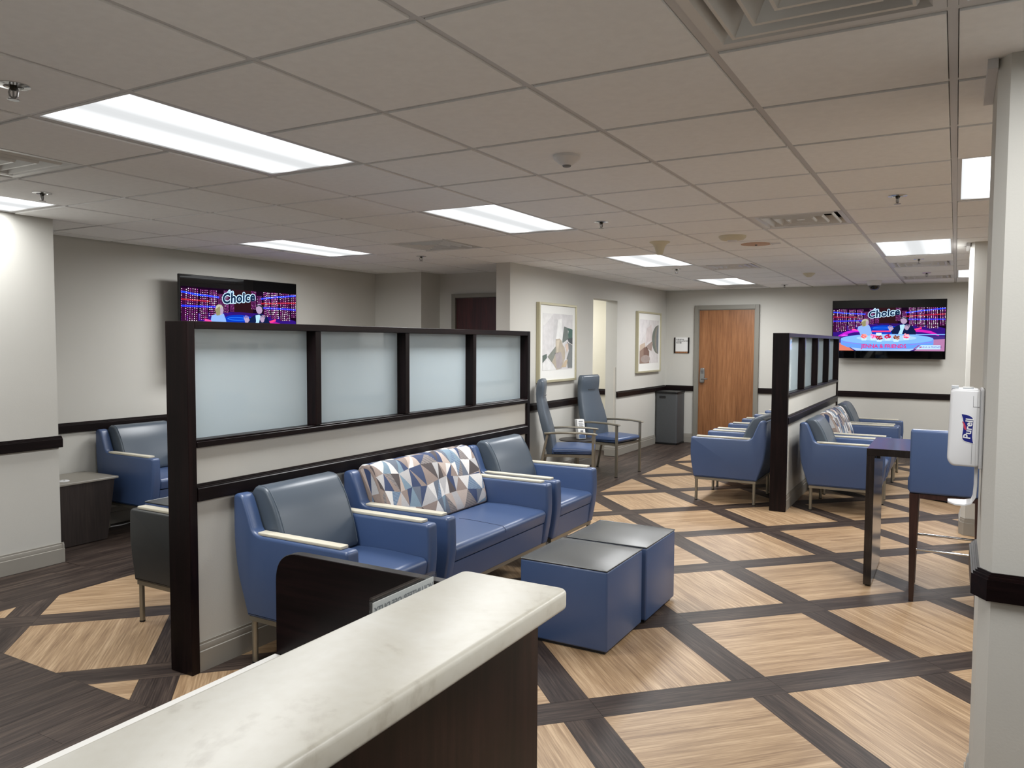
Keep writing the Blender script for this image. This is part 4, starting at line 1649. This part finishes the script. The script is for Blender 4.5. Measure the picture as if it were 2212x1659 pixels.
def tv_picture():
    a = Art(1.412, .60)
    rg = random.Random(3)
    a.rect(0, 0, 1, 1, em((26, 8, 30), .7), 0)
    a.rect(.41, 0, .59, .45, em((44, 20, 26), .8), 1)
    # floor glow
    a.ell(.48, .62, .62, .26, em((44, 18, 110)), 1)
    a.ell(.47, .55, .17, .15, em((8, 50, 168)), 2)
    a.ell(.45, .47, .085, .028, em((40, 110, 220)), 3)
    a.ell(.45, .47, .075, .018, em((10, 60, 180)), 4)
    a.band([(.05, .66), (.12, .58), (.2, .535), (.34, .53)], [.015, .03, .03, .02], em((176, 30, 190)), 3)
    a.band([(.06, .68), (.1, .64), (.14, .63)], [.01, .02, .01], em((214, 70, 220)), 4)
    a.band([(.7, .53), (.8, .535), (.88, .57), (.95, .64)], [.02, .03, .03, .015], em((190, 30, 160)), 3)
    a.band([(.72, .52), (.8, .47)], [.015, .02], em((255, 60, 120)), 5)
    a.band([(.18, .5), (.24, .525)], [.02, .012], em((255, 70, 150)), 5)
    a.rect(.36, .53, .53, .56, em((255, 60, 110)), 5)
    # light streaks
    for pts, c in (([(0, .085), (.12, .115), (.3, .14)], (24, 60, 220)), ([(0, .3), (.28, .295)], (24, 50, 210)), ([(.66, .12), (.82, .07), (1, .03)], (24, 60, 220)), ([(.68, .27), (1, .275)], (24, 50, 210)),
                   ([(0, .2), (.22, .21)], (150, 28, 36)), ([(.66, .2), (1, .155)], (150, 28, 36))):
        a.band(pts, [.015 if c[2] > 100 else .012] * len(pts), em(c), 2.5)
    # columns of lamps
    groups = [(.005, .04, 2, .03, .56), (.055, .125, 5, .02, .55), (.15, .205, 5, .03, .5), (.225, .275, 5, .03, .44), (.29, .33, 5, .08, .3), (.34, .375, 5, .02, .38), (.39, .42, 4, .05, .36),
              (.575, .615, 5, 0.0, .3), (.63, .665, 5, .07, .28), (.69, .74, 5, .0, .42), (.76, .82, 6, .0, .45), (.845, .93, 6, .0, .48), (.955, .995, 3, 0, .42)]
    dots = [em((255, 240, 255), 1.3), em((236, 130, 222), 1.0), em((200, 90, 190), .9)]
    glow = em((58, 14, 54), .8)
    for u0, u1, n, v0, v1 in groups:
        a.rect(u0 - .004, v0, u1 + .004, v1, glow, 2)
        big = .0034 if (u0 < .28 or u0 > .68) else .002
        st = .032 if big > .003 else .02
        for i in range(n):
            u = u0 + (u1 - u0) * i / max(1, n - 1)
            v = v0 + .012 + rg.random() * .01
            while v < v1:
                s = big * rg.uniform(.7, 1.15)
                du = (v - .1) * (.02 if u < .5 else -.02) * -1 * (1 if big > .003 else 0)
                a.poly([(u + du - s, v), (u + du, v + s * 2.4), (u + du + s, v), (u + du, v - s * 2.4)], rg.choices(dots, [5, 4, 2] if big > .003 else [1, 4, 4])[0], 3)
                v += st
    # show title
    W = em((190, 222, 250))
    a.text('Choice', .132, .462, .13, W, 6, rot=.11, offset=.0115, spacing=1.06, shear=.15)
    a.text('the', .05, .395, .045, W, 6, rot=.11, offset=.006)
    a.text('Choice', .132, .462, .13, em((16, 36, 62)), 7, rot=.11, offset=.0045, spacing=1.06, shear=.15)
    a.text('the', .05, .395, .045, em((30, 70, 120)), 7, rot=.11)
    # person with blond hair, pale top
    skin, top, hair = em((160, 140, 168)), em((126, 160, 214)), em((168, 166, 150))
    a.poly([(.235, .43), (.30, .385), (.335, .40), (.35, .48), (.365, .62), (.26, .64), (.245, .56), (.228, .5)], top, 8)
    a.ell(.298, .335, .034, .085, hair, 9)
    a.poly([(.262, .34), (.275, .43), (.30, .42), (.31, .36), (.3, .28)], em((130, 126, 92)), 10)
    a.poly([(.313, .285), (.327, .31), (.333, .345), (.33, .365), (.328, .39), (.318, .405), (.305, .4), (.304, .33)], skin, 11)
    # person in navy jacket, hands raised
    navyc, hairm = em((14, 26, 62)), em((34, 40, 48))
    a.poly([(.555, .46), (.6, .395), (.64, .37), (.68, .38), (.72, .43), (.75, .54), (.752, .62), (.55, .62), (.535, .56)], navyc, 8)
    a.poly([(.61, .4), (.645, .385), (.655, .41), (.63, .62), (.595, .62), (.615, .5)], em((160, 200, 240)), 9)
    a.ell(.645, .29, .03, .085, skin, 10)
    a.poly([(.612, .27), (.62, .235), (.65, .222), (.676, .235), (.684, .27), (.672, .31), (.665, .26), (.64, .24)], hairm, 11)
    for cx, cy, sg in ((.53, .49, -1), (.672, .47, 1)):
        a.ell(cx, cy, .018, .045, skin, 12)
        for k in range(4):
            u = cx - sg * .0 + (k - 1.5) * .012
            a.poly([(u - .004, cy - .01), (u + .004, cy - .01), (u + .004 + sg * .006, cy - .085 + abs(k - 1.5) * .015), (u - .002 + sg * .006, cy - .09 + abs(k - 1.5) * .015)], skin, 12)
        a.poly([(cx - sg * .01, cy + .03), (cx - sg * .028, cy - .01), (cx - sg * .022, cy - .02), (cx, cy + .01)], skin, 12)
    # studio floor, desk, flowers
    a.rect(0, .66, 1, 1, em((60, 40, 110)), 6)
    a.poly([(0, .8), (.09, .82), (.2, 1), (0, 1)], em((196, 110, 90)), 7)
    a.poly([(.86, .74), (1, .72), (1, 1), (.74, 1)], em((160, 110, 150)), 7)
    a.rect(.58, .61, 1, .63, em((120, 170, 235)), 7)
    tb, tb2 = em((116, 164, 238)), em((92, 140, 226))
    a.ell(.49, .725, .415, .12, tb, 13, 36)
    a.poly([(.075, .73), (.075, .85), (.14, .92), (.27, .95), (.48, .965), (.7, .95), (.83, .92), (.905, .85), (.905, .73)], tb2, 12)
    a.ell(.49, .7, .27, .07, em((150, 186, 240)), 14, 30)
    a.band([(.09, .79), (.3, .86)], [.004, .004], em((150, 90, 190)), 14)
    a.band([(.69, .86), (.9, .79)], [.004, .004], em((150, 90, 190)), 14)
    a.poly([(.17, .93), (.22, 1), (.7, 1), (.77, .93)], em((150, 176, 224)), 11)
    a.rect(.4, .58, .45, .64, em((190, 214, 245)), 14)
    cols = [[(222, 60, 60), (240, 140, 130)], [(226, 60, 130), (240, 150, 200)], [(200, 60, 60), (90, 16, 40)], [(90, 14, 46), (200, 40, 80)], [(96, 30, 30), (170, 120, 90)], [(236, 70, 100), (250, 170, 180)]]
    for (u, v), cc in zip(((.29, .66), (.375, .655), (.43, .69), (.505, .66), (.58, .69), (.67, .65)), cols):
        a.poly([(u - .03, v + .04), (u + .03, v + .04), (u + .02, v + .1), (u - .02, v + .1)], em((176, 206, 246)), 15)
        for k in range(26):
            an, rr = rg.random() * 2 * PI, math.sqrt(rg.random())
            a.ell(u + math.cos(an) * rr * .03, v + math.sin(an) * rr * .045, .008, .016, em(rg.choice(cc)), 16, 6)
    a.text('JENNA & FRIENDS', .075, .47, .895, em((196, 44, 110)), 17, offset=.0016, spacing=.95)
    a.poly([(.755, .96), (.8, .86), (.965, .86), (.965, .955)], em((170, 200, 245)), 17)
    a.band([(.735, .96), (.785, .86)], [.012, .012], em((150, 60, 110)), 17)
    a.text('JENNA & FRIENDS', .034, .88, .91, em((70, 60, 110)), 18)
    a.ell(.795, .912, .01, .014, em((190, 60, 90)), 18, 8)
    return a


TVW, TVH = 1.44, .822
t = thing('television', 'wide wall television above the second partition, on the far wall', 'television', (.413, 10.42, 1.388), 0, 'wall televisions')
bm = bmesh.new()
box(bm, -TVW / 2, TVW / 2, -.03, .0, 0, TVH)
body = finish('body', bm, BLACK, t, .004, 1)
scr = bx('screen', (-TVW / 2 + .006, TVW / 2 - .006, -.0312, -.0302, .008, TVH - .006), TVBLACK, t)
tv_picture().done('picture', scr, (-.706, -.0318, .112))
bx('wall_mount', (-.25, .25, .0005, .105, .25, .6), BLACK, t)
t.rotation_euler = (math.radians(3.5), 0, 0)
t2 = dup(t, (-4.9, 3.68, 1.375), PI / 2, 'wall television in the left bay, partly hidden by the partition top')
t2.rotation_euler = (math.radians(0.5), 0, PI / 2)
for c in t2.children:
    if c.name.startswith('wall_mount'):
        c.scale = (1, 1.5, 1)


# ------------------------------------------------------------------ framed pictures and door sign
def picture(label, y0, y1, z0, z1, which):
    w_, h_ = y1 - y0, z1 - z0
    t = thing('framed_picture', label, 'picture', (-2.8495, y0, z0), PI / 2, 'abstract pictures on the middle wall')
    bm = bmesh.new()
    fw_ = .026
    for q in ((0, fw_, 0, h_), (w_ - fw_, w_, 0, h_), (fw_, w_ - fw_, 0, fw_), (fw_, w_ - fw_, h_ - fw_, h_)):
        box(bm, q[0], q[1], -.045, -.0005, q[2], q[3])
    finish('frame', bm, FRAMEGOLD, t, .002, 1)
    bx('mat_board', (fw_ + .0005, w_ - fw_ - .0005, -.03, -.0005, fw_ + .0005, h_ - fw_ - .0005), MATBOARD, t)
    a = Art(w_ - .2, h_ - .26)

    def P(n, c):
        return M_plain('print_' + n, c, .75, var=.08, vscale=14)
    if which == 0:
        a.rect(0, 0, 1, 1, P('mist', (206, 204, 204)), 1)
        a.poly([(0, 0), (.35, 0), (.08, .2), (0, .22)], P('pearl', (216, 215, 213)), 2)
        a.poly([(.5, .1), (.62, .08), (.66, .5), (.4, .62)], P('haze', (222, 222, 220)), 2)
        a.poly([(.35, .1), (.5, .1), (.42, .5), (.34, .6)], P('fog', (196, 195, 195)), 2)
        a.poly([(.7, .22), (1, .27), (1, .47), (.82, .43), (.86, .3)], P('pine', (72, 100, 92)), 3)
        a.poly([(.7, .22), (.82, .24), (.86, .44), (.66, .52), (.64, .5)], P('spruce', (108, 116, 112)), 4)
        a.poly([(.82, .44), (1, .42), (1, .55), (.86, .5)], P('ink', (70, 76, 78)), 5)
        a.poly([(.8, .5), (1, .56), (1, .98), (.84, .98), (.8, .8), (.88, .66)], P('ash', (120, 124, 124)), 4)
        a.poly([(.42, .45), (.55, .44), (.62, .48), (.66, .56), (.72, .6), (.75, .7), (.74, .8), (.62, .98), (.45, 1), (.36, .9), (.16, .76), (.42, .58)], P('clay', (176, 166, 150)), 5)
        a.poly([(.16, .76), (.42, .58), (.42, .7), (.3, .86)], P('moss', (128, 132, 124)), 6)
        a.poly([(.44, .48), (.55, .47), (.5, .7), (.46, .7)], P('sandlit', (196, 186, 168)), 6)
        a.poly([(.4, .7), (.6, .68), (.66, .84), (.6, .98), (.46, .98)], P('lilac', (168, 160, 160)), 6)
        a.poly([(.74, .55), (.84, .52), (.86, .62), (.8, .7)], P('blush', (206, 186, 172)), 6)
        a.poly([(.62, .96), (.74, .84), (.84, .82), (.78, .96)], P('ochre', (190, 172, 146)), 6)
        a.poly([(0, .74), (.13, .71), (.14, .78), (0, .87)], P('fern', (92, 104, 98)), 5)
        a.poly([(0, .9), (.14, .8), (.44, .97), (.44, 1), (0, 1)], P('chalk', (218, 218, 216)), 4)
    else:
        a.rect(0, 0, 1, 1, P('mistb', (208, 204, 203)), 1)
        a.poly([(0, 0), (.5, 0), (.3, .3), (0, .55)], P('pearlb', (214, 210, 210)), 2)
        a.poly([(.35, .2), (.6, .1), (.7, .45), (.3, .55)], P('hazeb', (202, 192, 190)), 2)
        a.ell(1.0, .45, .36, .34, P('olive', (110, 116, 108)), 3, 28, PI / 2, 3 * PI / 2)
        a.ell(1.0, .45, .22, .33, P('sagestripe', (138, 132, 122)), 4, 24, PI / 2, 3 * PI / 2)
        a.ell(1.0, .45, .12, .32, P('steel', (118, 124, 130)), 5, 24, PI / 2, 3 * PI / 2)
        a.poly([(0, .58), (.26, .52), (.3, .62), (0, .72)], P('wheat', (186, 168, 152)), 4)
        a.poly([(.3, .62), (.62, .5), (.68, .52), (.62, .72), (.4, .66)], P('dusk', (156, 138, 130)), 5)
        a.poly([(0, .72), (.28, .62), (.5, .72), (.5, 1), (0, 1)], P('brick', (142, 118, 106)), 4)
        a.poly([(.2, .66), (.36, .62), (.5, .74), (.5, .82), (.2, .84)], P('umberb', (118, 92, 82)), 5)
        a.ell(.3, .9, .24, .09, P('mauve', (158, 144, 138)), 6, 20)
    for f in a.bm.faces:
        pass
    a.done('print', t, (.1, -.0305, .14))
    return t


picture('tall framed abstract with green and brown shapes above the first tall chair', 6.05, 7.04, 1.13, 2.045, 0)
picture('framed abstract with a dark half oval, past the doorway', 9.17, 10.2, 1.143, 2.06, 1)

t = thing('door_sign', 'white room sign in dark frame beside the oak door', 'sign', (-2.697, YF - .0005, 1.43))
sw_, sh_ = .248, .252
bx('plate', (.022, sw_ - .022, -.012, -.0005, .026, sh_), PAPER, t)
bx('side_bar', (0, .0215, -.016, -.0005, 0, sh_), DARKZ, t)
bx('side_bar', (sw_ - .0215, sw_, -.016, -.0005, 0, sh_), DARKZ, t)
bx('bottom_bar', (.022, sw_ - .022, -.014, -.0005, 0, .0255), DOORWOOD, t)
ar = Art(.2, .22)
ar.text('SURGICAL\nCONSULTATION\nROOM', .0285, .06, .08, M_plain('sign_ink', (28, 26, 26), .6), 1, align='LEFT', offset=.0006, line=.95)
ar.done('lettering', t, (.022, -.0122, .03))

# ------------------------------------------------------------------ notice board on the window side, mirrored in the first frosted pane
t = thing('notice_board', 'pale notice board with three grey sheets, mirrored faintly in the nearest frosted pane', 'notice board', (XR - .0005, 7.7, 1.0), -PI / 2)
bx('backing', (0, 1.75, -.02, -.0005, 0, .8), M_plain('board_cream', (206, 202, 192), .6), t)
for k in range(3):
    sh = bx('sheet', (.62 + k * .34, .86 + k * .34, -.024, -.0205, .24, .6), PAPER, t)
    bx('print', (.64 + k * .34, .84 + k * .34, -.0246, -.0242, .3, .56), M_plain('print_grey', (120, 118, 114), .7), sh)
